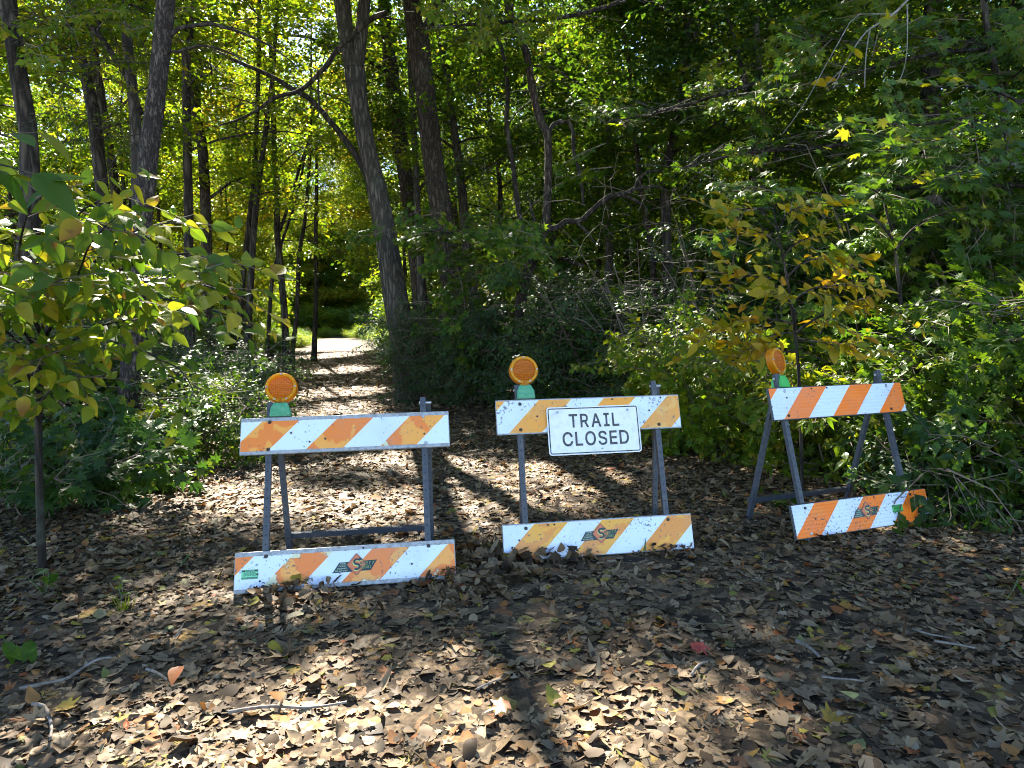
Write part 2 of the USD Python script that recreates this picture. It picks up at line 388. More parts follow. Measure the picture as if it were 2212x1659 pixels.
def sheeting_mat(name, s0, orange, orange2, pale, white, peel, patch, dirt, flip=1.0):
    """reflective sheeting: 45 degree stripes in metres along the board, worn orange, chips and scratches. st = metres from the lower left corner."""
    n = {'uv': ('uvmap', {'attribute': 'st'}), 's': ('separate_xyz', {}),
         'w1': ('noise_texture', {'scale': 4.0, 'detail': 1.0}), 'ww': ('math', {'math_type': 'multiply_add', 'value2': .004, 'value3': -.002}),
         'd': ('math', {'math_type': 'subtract'}), 'd1': ('math', {'math_type': 'add'}), 'd2': ('math', {'math_type': 'subtract', 'value2': s0 - 4.31}), 'd3': ('math', {'math_type': 'divide', 'value2': .431}), 'fr': ('math', {'math_type': 'fraction'}),
         'st': ('map_range', {'from_min': .496, 'from_max': .500, 'to_min': 1.0, 'to_max': 0.0, 'clamp': True}),
         # two tones of orange in large patches
         'pn': ('noise_texture', {'scale': 7.0, 'detail': 3.0, 'roughness': .45, 'distortion': .6}), 'pr': ('map_range', {'from_min': patch, 'from_max': patch + .03, 'clamp': True}),
         'o': ('mix_color', {'a': orange, 'b': orange2}),
         # pale peeled patches, in the orange only
         'an': ('noise_texture', {'scale': 6.0, 'detail': 6.0, 'roughness': .55, 'distortion': .3}), 'ao': ('vector_math', {'math_type': 'add', 'vector2': (3.7, 1.3, s0 * 9)}), 'ar': ('map_range', {'from_min': peel, 'from_max': peel + .012, 'clamp': True}),
         'o2': ('mix_color', {'b': pale}),
         # dark rim round the peeled patches
         'er': ('map_range', {'from_min': peel - .02, 'from_max': peel, 'clamp': True}), 'er2': ('math', {'math_type': 'subtract'}), 'er3': ('math', {'math_type': 'multiply', 'value2': .45}), 'o3': ('mix_color', {'b': (.22, .10, .06)}),
         'cw': ('mix_color', {'a': white}),
         # scuffs, nicks and black specks
         'kn': ('noise_texture', {'scale': 55.0, 'detail': 5.0, 'roughness': .6}), 'k2': ('noise_texture', {'scale': 5.0, 'detail': 2.0}), 'ka': ('math', {'math_type': 'multiply_add', 'value2': .35}), 'kr': ('map_range', {'from_min': dirt, 'from_max': dirt + .035, 'to_max': .85, 'clamp': True}),
         'c2': ('mix_color', {'b': (.075, .07, .068)}),
         'gn': ('noise_texture', {'scale': 3.0, 'detail': 6.0, 'roughness': .7}), 'gr': ('map_range', {'from_min': .45, 'from_max': .75, 'to_max': .28, 'clamp': True}), 'c3': ('mix_color', {'b': (.30, .27, .23)}),
         'vs': ('voronoi_texture', {'scale': 190.0, 'feature': 'distance_to_edge', 'randomness': .15}), 'b': ('bump', {'strength': .35, 'distance': .002}),
         'p': ('principled_bsdf', {'roughness': .38})}
    l = [('uv.UV', 's.vector'), ('uv.UV', 'w1.vector'), ('w1.fac', 'ww.value1'), ('s.x', 'd.value1'), ('s.y', 'd.value2'), ('d.value', 'd1.value1'), ('ww.value', 'd1.value2'), ('d1.value', 'd2.value1'), ('d2.value', 'd3.value1'), ('d3.value', 'fr.value1'), ('fr.value', 'st.value'),
         ('uv.UV', 'ao.vector1'), ('ao.vector', 'pn.vector'), ('pn.fac', 'pr.value'), ('pr.result', 'o.fac'), ('ao.vector', 'an.vector'), ('an.fac', 'ar.value'), ('ar.result', 'o2.fac'), ('o.result', 'o2.a'),
         ('an.fac', 'er.value'), ('er.result', 'er2.value1'), ('ar.result', 'er2.value2'), ('er2.value', 'er3.value1'), ('er3.value', 'o3.fac'), ('o2.result', 'o3.a'),
         ('st.result', 'cw.fac'), ('o3.result', 'cw.b'),
         ('ao.vector', 'kn.vector'), ('ao.vector', 'k2.vector'), ('k2.fac', 'ka.value1'), ('kn.fac', 'ka.value3'), ('ka.value', 'kr.value'), ('kr.result', 'c2.fac'), ('cw.result', 'c2.a'),
         ('ao.vector', 'gn.vector'), ('gn.fac', 'gr.value'), ('gr.result', 'c3.fac'), ('c2.result', 'c3.a'), ('c3.result', 'p.base_color'),
         ('uv.UV', 'vs.vector'), ('vs.distance', 'b.height'), ('b.normal', 'p.normal')]
    usdkit.material(stage, '/World/Looks/' + name, n, l, surface='p.BSDF')


WH = (.60, .68, .81)
sheeting_mat('sheet_a_top', .355, (.70, .185, .025), (.74, .31, .05), (.58, .60, .40), WH, .60, .50, .825)
sheeting_mat('sheet_a_low', .122, (.70, .185, .03), (.74, .31, .06), (.62, .60, .38), WH, .55, .52, .815)
sheeting_mat('sheet_b_top', .066, (.72, .29, .02), (.74, .36, .05), (.70, .62, .30), WH, .76, .56, .80)
sheeting_mat('sheet_b_low', .416, (.66, .24, .035), (.72, .33, .03), (.70, .60, .30), WH, .74, .52, .80)
sheeting_mat('sheet_c_top', .080, (.82, .17, .003), (.84, .185, .004), (.7, .45, .2), WH, .85, .55, .82)
sheeting_mat('sheet_c_low', .412, (.82, .17, .003), (.80, .19, .010), (.7, .45, .2), WH, .85, .55, .785)
# ------------------------------------------------------------------ ground
def sheet_grid(xs, ys, zf):
    X, Y = np.meshgrid(xs, ys)
    v = np.stack([X, Y, zf(X, Y)], -1).reshape(-1, 3)
    n, k = len(xs), len(ys)
    i, j = np.meshgrid(np.arange(k - 1), np.arange(n - 1), indexing='ij')
    a = (i * n + j).ravel()
    q = np.stack([a, a + 1, a + n + 1, a + n], 1)
    return v, np.vstack([q[:, [0, 1, 2]], q[:, [0, 2, 3]]])


_xs = np.r_[-400, -250, -160, -110, np.arange(-80, -30, 4), np.arange(-30, 20, .8), np.arange(20, 70, 4), 80, 110, 160, 250, 400]
_ys = np.r_[-120, -60, -30, -15, np.arange(-8, 30, .8), np.arange(30, 110, 3), 120, 150, 200, 280, 400]
v, f = sheet_grid(_xs, _ys, ground_z)
usdkit.mesh(stage, '/World/forest_floor', (v, f), '/World/Looks/dirt', smooth=True)
tag(stage.GetPrimAtPath('/World/forest_floor'), kind='structure')
_ys = np.r_[np.arange(-30, 30, .4), np.arange(30, 160, 1.5)]
S, Y = np.meshgrid(np.linspace(-1, 1, 11), _ys)
X = trail_x(Y) + S * trail_w(Y)
v = np.stack([X, Y, ground_z(X, Y) + .012 * np.clip(1.6 - 1.6 * np.abs(S), 0, 1) - .006 + .012], -1).reshape(-1, 3)
i, j = np.meshgrid(np.arange(len(_ys) - 1), np.arange(10), indexing='ij')
a = (i * 11 + j).ravel()
q = np.stack([a, a + 1, a + 12, a + 11], 1)
usdkit.mesh(stage, '/World/trail', (v, np.vstack([q[:, [0, 1, 2]], q[:, [0, 2, 3]]])), '/World/Looks/soil', smooth=True)
tag(stage.GetPrimAtPath('/World/trail'), kind='structure')


# ------------------------------------------------------------------ leaf shapes: stem at the origin, tip towards +x, length 1
def leaf_ovate(width=.62, n=5, fold=.15, curl=.2, tip=.9, teeth=0.0, r=None):
    t = np.linspace(0, 1, n + 1)
    w = width / 2 * (np.sin(np.pi * t ** .72)) ** .85
    w[0], w[-1] = .015, .008
    if teeth and r is not None:
        w[1:-1] *= 1 + teeth * (r.random(n - 1) - .5)
    z = -curl * t ** 2
    mid = np.stack([t, 0 * t, z], 1)
    lf = np.stack([t - .05 * np.sin(np.pi * t), w, z + fold * w * 2], 1)
    rt = np.stack([t - .05 * np.sin(np.pi * t), -w, z + fold * w * 2], 1)
    v = np.stack([lf, mid, rt], 1).reshape(-1, 3)
    f = []
    for i in range(n):
        a = 3 * i
        for k in (0, 1):
            f += [[a + k, a + k + 1, a + k + 4], [a + k, a + k + 4, a + k + 3]]
    return v, np.array(f)


_mangle = np.radians([180, 140, 118, 92, 70, 52, 30, 16, 0])
_mrad = np.array([.27, .40, .27, .52, .34, .62, .33, .40, .68])


def leaf_maple(droop=.22, fold=.10, r=None):
    a = np.r_[_mangle, -_mangle[1:-1][::-1]]
    rad = np.r_[_mrad, _mrad[1:-1][::-1]]
    if r is not None:
        rad = rad * (1 + .16 * (r.random(len(rad)) - .5))
    o = np.stack([.30 + rad * np.cos(a), rad * np.sin(a), -droop * rad ** 2 + fold * np.abs(np.sin(a * 2.5)) * rad], 1)
    v = np.vstack([[[.30, 0, 0]], o])
    k = np.arange(len(o))
    return v, np.stack([np.zeros(len(o), int), k + 1, (k + 1) % len(o) + 1], 1)[:, ::-1]


def leaf_quad(width=.6, fold=.12, curl=.15):
    w = width / 2
    v = np.array([[0, 0, 0], [.45, w, fold * w * 2 - curl * .2], [.5, 0, -curl * .25], [.45, -w, fold * w * 2 - curl * .2], [1, 0, -curl]])
    return v, np.array([[0, 2, 1], [1, 2, 4], [0, 3, 2], [3, 4, 2]])


def leaf_fold(width=.65, fold=.16, curl=.12):
    w = width / 2
    v = np.array([[0, 0, 0], [.46, w, fold * w * 2], [.46, -w, fold * w * 2], [1, 0, -curl]])
    return v, np.array([[0, 3, 1], [0, 2, 3]])


def rotm(yaw, pitch, roll):
    return Rot.from_euler('zyx', [yaw, pitch, roll]).as_matrix()


def crumple(v, r, amt):
    k, ph = r.normal(size=3) * 4, r.random() * 6
    v = v.copy()
    v[:, 2] += amt * np.sin(v @ k + ph)
    b = r.normal() * 1.1 * amt * 8
    c = v[:, 1] ** 2
    v[:, 2] += b * c
    return v


def litter_leaf(r, size=None):
    kind = r.random()
    if kind < .55:
        lv, lf = leaf_ovate(r.uniform(.55, .9), 6, r.normal() * .11, r.normal() * .22, teeth=.22, r=r)
    elif kind < .9:
        lv, lf = leaf_maple(r.normal() * .26, r.normal() * .08, r)
    else:
        lv, lf = leaf_ovate(r.uniform(.28, .4), 4, r.normal() * .3, r.normal() * .5)
    lv = crumple(lv - [.5, 0, 0], r, .05)
    return lv, lf


def litter_patch(r, n, half, size, height, tilt=.26):
    ms = []
    for _ in range(n):
        lv, lf = litter_leaf(r)
        s = size * r.choice([.45, .75, 1.0, 1.35, 1.75], p=[.22, .28, .28, .16, .06]) * r.uniform(.85, 1.15)
        R = rotm(r.uniform(0, 6.28), r.normal() * tilt, r.normal() * tilt + (np.pi if r.random() < .4 else 0))
        p = np.r_[r.uniform(-half, half, 2), height * r.random() ** 1.3 + .012]
        w = lv * s @ R.T
        w[:, 2] -= min(0, w[:, 2].min() + p[2] - .001)
        ms.append((w + p, lf))
    for _ in range(int(n * .08)):
        p0 = np.r_[r.uniform(-half, half, 2), r.uniform(.01, height + .01)]
        d = np.r_[r.normal(size=2), r.normal() * .12] * r.uniform(.02, .08)
        ms.append(tube([p0, p0 + d * .5 + [0, 0, .004], p0 + d], [.0016, .0014, .001], 3, cap=False))
    return join(ms)


def instancer(path, protos, pos, quat, scale, idx, mat, label=None, cat=None, kind=None):
    """protos: list of lists of (mesh, material or None). quat as x, y, z, w"""
    pi = UsdGeom.PointInstancer.Define(stage, path)
    rel = pi.CreatePrototypesRel()
    for k, parts_ in enumerate(protos):
        pp = path + '/proto_%d' % k
        UsdGeom.Xform.Define(stage, pp)
        for j, (mesh, mm) in enumerate(parts_):
            leaf_tone(usdkit.mesh(stage, pp + '/piece_%d' % j, mesh, '/World/Looks/' + (mm or mat), smooth=True), mesh, mm or mat)
        rel.AddTarget(pp)
    pi.CreatePositionsAttr(Vt.Vec3fArray.FromNumpy(np.asarray(pos, np.float32)))
    pi.CreateOrientationsAttr(Vt.QuathArray.FromNumpy(np.ascontiguousarray(np.asarray(quat, np.float16))))
    sc = np.asarray(scale, np.float32)
    if sc.ndim == 1:
        sc = np.repeat(sc[:, None], 3, 1)
    pi.CreateScalesAttr(Vt.Vec3fArray.FromNumpy(np.ascontiguousarray(sc)))
    pi.CreateProtoIndicesAttr(Vt.IntArray.FromNumpy(np.asarray(idx, np.int32)))
    tag(pi, label, cat, None, kind)
    return path


r = np.random.default_rng(21)
patches = [litter_patch(r, 850, .62, .051, .018, .14) for _ in range(9)]
thin = [litter_patch(r, 420, 1.1, .070, .022, .12) for _ in range(5)]
pos, yaw, idx, scl = [], [], [], []
for y in np.arange(1.0, 9.6, .78):
    xl = min(-4.6, -y * .85 - 1)
    for x in np.arange(xl, y * .85 + 1.2, .78):
        pos.append([x + r.uniform(-.15, .15), y + r.uniform(-.15, .15), 0]); idx.append(r.integers(9)); yaw.append(r.uniform(0, 6.28)); scl.append(r.uniform(.85, 1.1))
for y in np.arange(9.8, 44, 1.5):
    wd = trail_w(y) + 2.2
    for x in np.arange(trail_x(y) - wd, trail_x(y) + wd, 1.5):
        pos.append([x + r.uniform(-.3, .3), y + r.uniform(-.3, .3), 0]); idx.append(9 + r.integers(5)); yaw.append(r.uniform(0, 6.28)); scl.append(r.uniform(.9, 1.2))
piles = [litter_patch(r, 130, .20, .062, .085, .5) for _ in range(4)]
for px, py, sc_ in [(605, 1296, .8), (650, 1296, .95), (962, 1266, .8), (1000, 1245, .9), (1040, 1215, 1.1), (1105, 1204, 1.2), (1165, 1200, 1.1), (1230, 1208, .8), (1420, 1192, .8), (1480, 1180, .7), (1750, 1165, .8), (1010, 1290, .8), (1090, 1250, 1.0)]:
    g = gp(px, py)
    pos.append([g[0], g[1], 0]); idx.append(14 + r.integers(4)); yaw.append(r.uniform(0, 6.28)); scl.append(sc_)
pos = np.array(pos); pos[:, 2] = ground_z(pos[:, 0], pos[:, 1]) - .002
yaw = np.array(yaw)
q = np.stack([0 * yaw, 0 * yaw, np.sin(yaw / 2), np.cos(yaw / 2)], 1)
instancer('/World/leaf_litter', [[(m_, None)] for m_ in patches + thin + piles], pos, q, scl, idx, 'litter', 'layer of dry brown autumn leaves covering the trail entrance', 'fallen leaves', 'stuff')

# the fallen leaves that show largest, one by one
n = 0
while n < 290:
    y = 2.05 + 3.2 * r.random() ** 1.4
    x = r.uniform(-.80, .80) * y
    lv, lf = litter_leaf(r)
    s = r.uniform(.05, .095)
    R = rotm(r.uniform(0, 6.28), r.normal() * .2, r.normal() * .2)
    w = lv * s @ R.T
    w += [x, y, .024 + r.uniform(0, .010)]
    part('/World/forest_floor', 'fallen_leaf', (w, lf), 'litter_%d' % r.integers(8), smooth=True)
    n += 1

# ------------------------------------------------------------------ barricades
HH, GAP, WD = .222, .551, 1.22
TOP0 = HH + GAP


def frame_matrix(t, x, y, z):
    m = Gf.Matrix4d(1.0)
    for i, v in enumerate((x, y, z, t)):
        for j in range(3):
            m[i, j] = float(v[j])
    return m


POSES = [
    ([-1.5484, 3.6718, 0.026], [0.9897, 0.1432, -0.0015], [-0.1329, 0.9146, -0.382], [-0.0533, 0.3783, 0.9242]),
    ([-0.0703, 4.0854, 0.030], [0.9876, 0.1567, -0.0047], [-0.1519, 0.9495, -0.2745], [-0.0385, 0.2718, 0.9616]),
    ([1.7932, 4.3007, 0.056], [0.9292, 0.3693, -0.0163], [-0.3572, 0.8856, -0.297], [-0.0952, 0.2818, 0.9547])]


def ragged(x0, x1, z0, z1, amp, r):
    if not amp:
        return sbox(x0, z0, x1, z1)
    xs = np.arange(x0, x1, .008)
    zs = np.arange(z0, z1, .008)
    e = lambda n_: amp * np.maximum(0, np.cumsum(r.normal(size=n_)) * .35 % 1.6 - .9)
    pts = [(a, z0 + b) for a, b in zip(xs, e(len(xs)))] + [(x1 - b * .4, a) for a, b in zip(zs, e(len(zs)))] + [(a, z1 - b) for a, b in zip(xs[::-1], e(len(xs)))] + [(x0 + b * .4, a) for a, b in zip(zs[::-1], e(len(zs)))]
    return Polygon(pts).buffer(0)


def wrap_uv(mesh, z0):
    v = np.asarray(mesh[0])
    return np.c_[v[:, 0], v[:, 2] - z0]


def perforated_post(z0, z1, x, y, wdt=.034, depth=.030, hole=.0):
    """angle post: a front flange and a side flange, square-edged steel 3 mm thick"""
    a = boxm(x - wdt / 2, x + wdt / 2, y, y + .0035, z0, z1)
    b = boxm(x - wdt / 2, x - wdt / 2 + .0035, y + .0035, y + depth, z0, z1)
    c = boxm(x + wdt / 2 - .0035, x + wdt / 2, y + .0035, y + depth, z0, z1)
    return join([a, b, c])


def make_barricade(k, name_label, sheets, margins, edge_mat, seed, rear, logo=None, sticker=None, ribbed=False, posts=(.158, 1.066)):
    r = np.random.default_rng(seed)
    B = thing('barricade', name_label, 'barricade', mat=frame_matrix(*POSES[k]), group='striped barricades across the trail entrance')
    for which, z0 in ((0, TOP0), (1, 0.0)):
        # the board, a shallow metal plank with rolled edges
        bm = [rbox(WD, .020, HH, .003, (WD / 2, .0105, z0 + HH / 2))]
        rail = part(B, 'rail', join(bm), edge_mat)
        mg, mt, mb = margins[which]
        if ribbed:
            nz = 73
            zz = np.linspace(z0 + mb, z0 + HH - mt, nz)
            yy = -.0020 - .0022 * np.abs(np.sin(np.linspace(0, 9 * np.pi, nz))) ** 1.5
            v = np.vstack([np.c_[np.full(nz, mg), yy, zz], np.c_[np.full(nz, WD - mg), yy, zz]])
            i = np.arange(nz - 1)
            sh = (v, np.vstack([np.c_[i, nz + i, nz + i + 1], np.c_[i, nz + i + 1, i + 1]]))
        else:
            sh = flat(ragged(mg, WD - mg, z0 + mb, z0 + HH - mt, .0045 if k == 0 else .0015, r), -.0006, .0008)
        part(rail, 'striped_sheeting', sh, sheets[which], uv=wrap_uv(sh, z0), smooth=(60 if False else False))
        for px in posts:
            for pz in (HH - .030, .028):
                part(rail, 'bolt', join([cyl(.0115, .006, (px + r.normal() * .006, -.004, z0 + pz), n=14, r2=.009)]), 'bolt_dark' if r.random() < .8 else 'bolt_zinc')
        for _ in range(4):
            part(rail, 'rivet', cyl(.006, .003, (r.uniform(.05, WD - .05), -.0036 - .002 * ribbed, z0 + (r.uniform(.05, HH - .05) if r.random() < .5 else HH - .018)), n=10), 'bolt_dark')
    t, x, y, z = [np.array(a) for a in POSES[k]]
    # front legs behind the rails, back legs hinged near the top
    for px in posts:
        leg = part(B, 'front_leg', perforated_post(-.03, 1.095, px, .0225), 'post_steel')
        hs = [cyl(.0045, .001, (px, .0222, zz), n=8) for zz in np.arange(.26, 1.09, .052) if not (TOP0 - .01 < zz < TOP0 + HH + .005)]
        part(leg, 'bolt_hole', join(hs), 'hole_black', kind='stuff')
    apex = 1.065
    feet = []
    for n_, px in enumerate(posts):
        p0 = np.array([px + .032, .045, apex])
        # down to the ground at the given spread, written in the frame's own axes
        ang = rear
        d = np.array([0, math.sin(ang), -math.cos(ang)])
        W = lambda p: t + p[0] * x + p[1] * y + p[2] * z
        a0, b0 = W(p0)[2], (d[0] * x + d[1] * y + d[2] * z)[2]
        L = (a0 - .0) / -b0
        leg = perforated_post(0, L, 0, 0, .034, .028)
        Rx = np.array([[1, 0, 0], [0, -d[2], d[1]], [0, -d[1], -d[2]]])   # local z -> -d
        Rm = np.stack([[1, 0, 0], np.cross(-d, [1, 0, 0]), -d], 1)
        v = leg[0] - [0, 0, L]
        v = v @ Rm.T + p0
        lp = part(B, 'back_leg', (v, leg[1]), 'post_steel')
        hs = [cyl(.0045, .0008, (0, -.0004, -zz), n=8) for zz in np.arange(.12, L - .05, .058)]
        hv, hf = join(hs)
        part(lp, 'bolt_hole', (hv @ Rm.T + p0, hf), 'hole_black', kind='stuff')
        feet.append((p0, d, L, Rm))
        part(B, 'hinge_bolt', cyl(.009, .075, (px + .014, .040, apex - .002), axis='x', n=12), 'bolt_zinc')
    p0, d, L, Rm = feet[0]
    q0 = p0 + d * (L * (.91 if k == 1 else .85)) + [-.02, .018, 0]; q1 = feet[1][0] + d * (L * (.91 if k == 1 else .85)) + [.02, .018, 0]
    bar = boxm(0, (q1 - q0)[0], 0, .028, -.017, .017)
    part(B, 'cross_bar', (bar[0] @ np.stack([[1, 0, 0], Rm[:, 1], Rm[:, 2]], 1).T + q0, bar[1]), 'post_steel')
    return B


def logo(rail, cx, cz, dark, y=-.0022, sub='logo_sticker'):
    """green-black arrow band with an orange diamond and lettering"""
    Y = lambda n_: y - n_ * .0007
    band = Polygon([(-.133, -.041), (-.096, .015), (.114, .019), (.079, -.036)])
    sh = lambda g: __import__('shapely').affinity.translate(g, cx, cz)
    part(rail, sub, flat(sh(band), Y(0)), dark)
    dm = Polygon([(0, .064), (.056, 0), (0, -.064), (-.056, 0)])
    dm = dm.buffer(-.008).buffer(.008)
    part(rail, sub + '_diamond', join([flat(sh(dm), Y(1))]), 'logo_ink')
    part(rail, sub + '_diamond', flat(sh(dm.buffer(-.0022)), Y(2)), 'logo_orange')
    ring = dm.buffer(-.006).difference(dm.buffer(-.0068))
    part(rail, sub + '_border', flat(sh(ring), Y(3)), 'logo_ink')
    # the big S: an arrow curling up, a lime shadow below it
    th = np.linspace(.15 * np.pi, 1.45 * np.pi, 16)
    up = np.c_[.002 + .015 * np.cos(th), .014 + .013 * np.sin(th)]
    th = np.linspace(.45 * np.pi, -.75 * np.pi, 16)
    lo = np.c_[.000 + .016 * np.cos(th), -.013 + .014 * np.sin(th)]
    from shapely.geometry import LineString
    S = LineString(np.vstack([[[.020, .028]], up[2:], lo])).buffer(.0055, cap_style=2).union(Polygon([(.013, .037), (.036, .026), (.014, .017)]))
    part(rail, sub + '_letter', flat(sh(__import__('shapely').affinity.translate(S, -.003, -.0045)), Y(4)), 'logo_lime')
    part(rail, sub + '_letter', flat(sh(S), Y(5)), 'logo_ink')
    for s_, hh_, xx, zz, ww in (('AFETY', .0150, .017, -.003, .078), ('SIGNS', .0140, .020, -.024, .058)):
        for dx, lay, mm in ((.0016, 4, 'logo_lime'), (0, 5, 'logo_ink')):
            part(rail, sub + '_lettering', text(s_, hh_, cx + xx + dx, cz + zz - dx * .6 + .04 * xx, Y(lay), bold=True, spacing=.0022, width=ww, shear=.12), mm)
    for s_, xx, zz, ww in (('Traffic', -.092, .004, .034), ('Control', -.098, -.009, .036), ('Equipment', -.106, -.0215, .050), ('952-469-6700', -.118, -.035, .066)):
        part(rail, sub + '_lettering', text(s_, .0082, cx + xx, cz + zz, Y(1), width=ww, spacing=.0012), 'logo_pale')


def warning_sticker(rail, cx, cz, mat, w, h, y=-.0022):
    part(rail, 'warning_sticker', flat(sbox(cx - w / 2, cz - h / 2, cx + w / 2, cz + h / 2), y), mat)
    part(rail, 'warning_sticker_band', flat(sbox(cx - w / 2 + .002, cz + h / 2 - .012, cx + w / 2 - .002, cz + h / 2 - .002), y - .0007), 'sign_black')
    part(rail, 'warning_sticker_lettering', text('WARNING', .0068, cx - .026, cz + h / 2 - .0102, y - .0014, bold=True, width=.052, spacing=.001), mat)
    part(rail, 'warning_sticker_band', flat(sbox(cx - w / 2 + .002, cz - h / 2 + .002, cx + w / 2 - .002, cz - h / 2 + .011), y - .0007), 'sign_black')
    part(rail, 'warning_sticker_lettering', text('SIGNS SAVE LIVES', .0058, cx - .041, cz - h / 2 + .0036, y - .0014, width=.082, spacing=.0008), mat)
    # four lines of print too small to read
    r = np.random.default_rng(5)
    ms = []
    for i in range(4):
        zz, xx = cz + h / 2 - .018 - i * (h - .034) / 3.4, -.036 + r.uniform(0, .008)
        while xx < .034 - r.uniform(0, .01):
            l_ = r.uniform(.003, .009)
            ms.append(flat(sbox(cx + xx, zz, cx + xx + l_, zz + .003), y - .0007)); xx += l_ + .003
    part(rail, 'warning_sticker_print', join(ms), 'logo_ink')


def lamp(k, label, u, h, case_mat, yaw=0.0, y0=.034):
    t, x, y, z = [np.array(a) for a in POSES[k]]
    t = t + u * x + y0 * y + (TOP0 + HH) * z
    c, s = math.cos(yaw), math.sin(yaw)
    L = thing('warning_light', label, 'warning light', mat=frame_matrix(t, c * x + s * y, -s * x + c * y, z), group='amber warning lights on the barricades')
    # battery case: narrower towards its top
    lo = np.array([[a, b, .006] for a in (-.056, .056) for b in (-.036, .036)] + [[a, b, .058] for a in (-.054, .054) for b in (-.035, .035)] + [[a, b, .012] for a in (-.058, .058) for b in (-.038, .038)] + [[a, b, .088] for a in (-.040, .040) for b in (-.026, .026)] + [[a, b, .098] for a in (-.032, .032) for b in (-.02, .02)])
    hl = trimesh.convex.convex_hull(lo)
    case = part(L, 'battery_case', (np.array(hl.vertices), np.array(hl.faces)), case_mat)
    part(case, 'switch_cover', rbox(.004, .026, .024, .001, (.0565, 0, .040)), case_mat)
    part(case, 'seam', rbox(.1175, .0775, .003, .001, (0, 0, .0135)), case_mat)
    part(L, 'neck', join([cyl(.030, .030, (0, 0, .108), axis='z', n=20)]), 'amber')
    # lens drum: lathe profile around the y axis
    R_ = .0935
    prof = [(0.0, .020), (R_ - .012, .022), (R_ - .003, .024), (R_, .020), (R_, -.018), (R_ - .003, -.0225), (R_ - .0215, -.0235), (R_ - .0225, -.0175), (0.0, -.0175)]
    n = 48
    ang = np.arange(n) * 2 * np.pi / n

    def lathe(pr):
        pr = np.array(pr)
        v = np.stack([pr[:, None, 0] * np.cos(ang), np.repeat(pr[:, 1:2], n, 1), pr[:, None, 0] * np.sin(ang)], -1).reshape(-1, 3)
        i, j = np.meshgrid(np.arange(len(pr) - 1), np.arange(n), indexing='ij')
        a, b = i * n + j, i * n + (j + 1) % n
        q = np.stack([a, b, b + n, a + n], -1).reshape(-1, 4)
        return v + [0, 0, h], np.vstack([q[:, [0, 1, 2]], q[:, [0, 2, 3]]])
    part(L, 'lens_housing', lathe(prof), 'amber', smooth=40)
    part(L, 'rim', lathe([(R_ - .0205, -.0236), (R_ - .019, -.0265), (R_ - .006, -.0262), (R_ - .0035, -.0236)]), 'amber_ring', smooth=40)
    # lens: shallow dome of small prisms
    g = np.linspace(-1, 1, 53)
    rad = R_ - .0222
    X, Z = np.meshgrid(g, g)
    rr = np.hypot(X, Z)
    prism = .0016 * (np.abs(np.sin(X * 20.5)) + np.abs(np.sin(Z * 20.5)))
    Yl = -.0185 - .009 * np.clip(1 - rr ** 2, 0, 1) - prism * (rr < .97)
    v = np.stack([X * rad, Yl, Z * rad], -1).reshape(-1, 3)
    n_ = len(g)
    i, j = np.meshgrid(np.arange(n_ - 1), np.arange(n_ - 1), indexing='ij')
    a = (i * n_ + j).ravel()
    q = np.stack([a, a + 1, a + n_ + 1, a + n_], 1)
    q = q[(rr.ravel()[q] < 1.0).all(1)]
    part(L, 'lens', (v + [0, 0, h], np.vstack([q[:, [0, 1, 2]], q[:, [0, 2, 3]]])), 'amber_lens')
    for a in (90, 178, 2, 245, 295):
        part(L, 'screw', cyl(.0055, .006, ((R_ - .011) * math.cos(math.radians(a)), -.028, h + (R_ - .011) * math.sin(math.radians(a))), n=10), 'bolt_zinc')
    part(L, 'base_clamp', boxm(-.05, .05, -.02, .02, -.006, .006), 'dark_edge')
    return L


bar_a = make_barricade(0, 'left barricade with peeling faded orange stripes and no sign', ('sheet_a_top', 'sheet_a_low'), ((.004, .024, .020), (.004, .026, .022)), 'galvanized', 11, math.radians(34))
logo(bar_a + '/rail_001', .662, .116, 'logo_ink')
warning_sticker(bar_a + '/rail_001', .084, .100, 'sticker_mint', .090, .052)
bar_b = make_barricade(1, 'middle barricade with yellow-orange stripes that carries the white trail sign', ('sheet_b_top', 'sheet_b_low'), ((.004, .008, .008), (.003, .008, .006)), 'galvanized', 12, math.radians(18), posts=(.150, 1.066))
logo(bar_b + '/rail_001', .617, .133, 'logo_ink')
bar_c = make_barricade(2, 'right barricade with bright ribbed orange stripes beside the green shrubs', ('sheet_c_top', 'sheet_c_low'), ((.004, .006, .006), (.004, .006, .006)), 'dark_edge', 13, math.radians(31), ribbed=True, posts=(.125, 1.06))
logo(bar_c + '/rail_001', .635, .125, 'logo_ink', y=-.0050)
warning_sticker(bar_c + '/rail_001', .915, .110, 'sticker_green', .098, .050, y=-.0050)
lamp(0, 'round amber warning light in weathered green case on the left barricade', .220, .190, 'case_green')
lamp(1, 'round amber warning light in green case on the barricade with the white sign', .200, .195, 'case_green')
lamp(2, 'amber warning light turned sideways on the right barricade, bright green case', .172, .195, 'case_green_bright', yaw=math.radians(20), y0=.06)

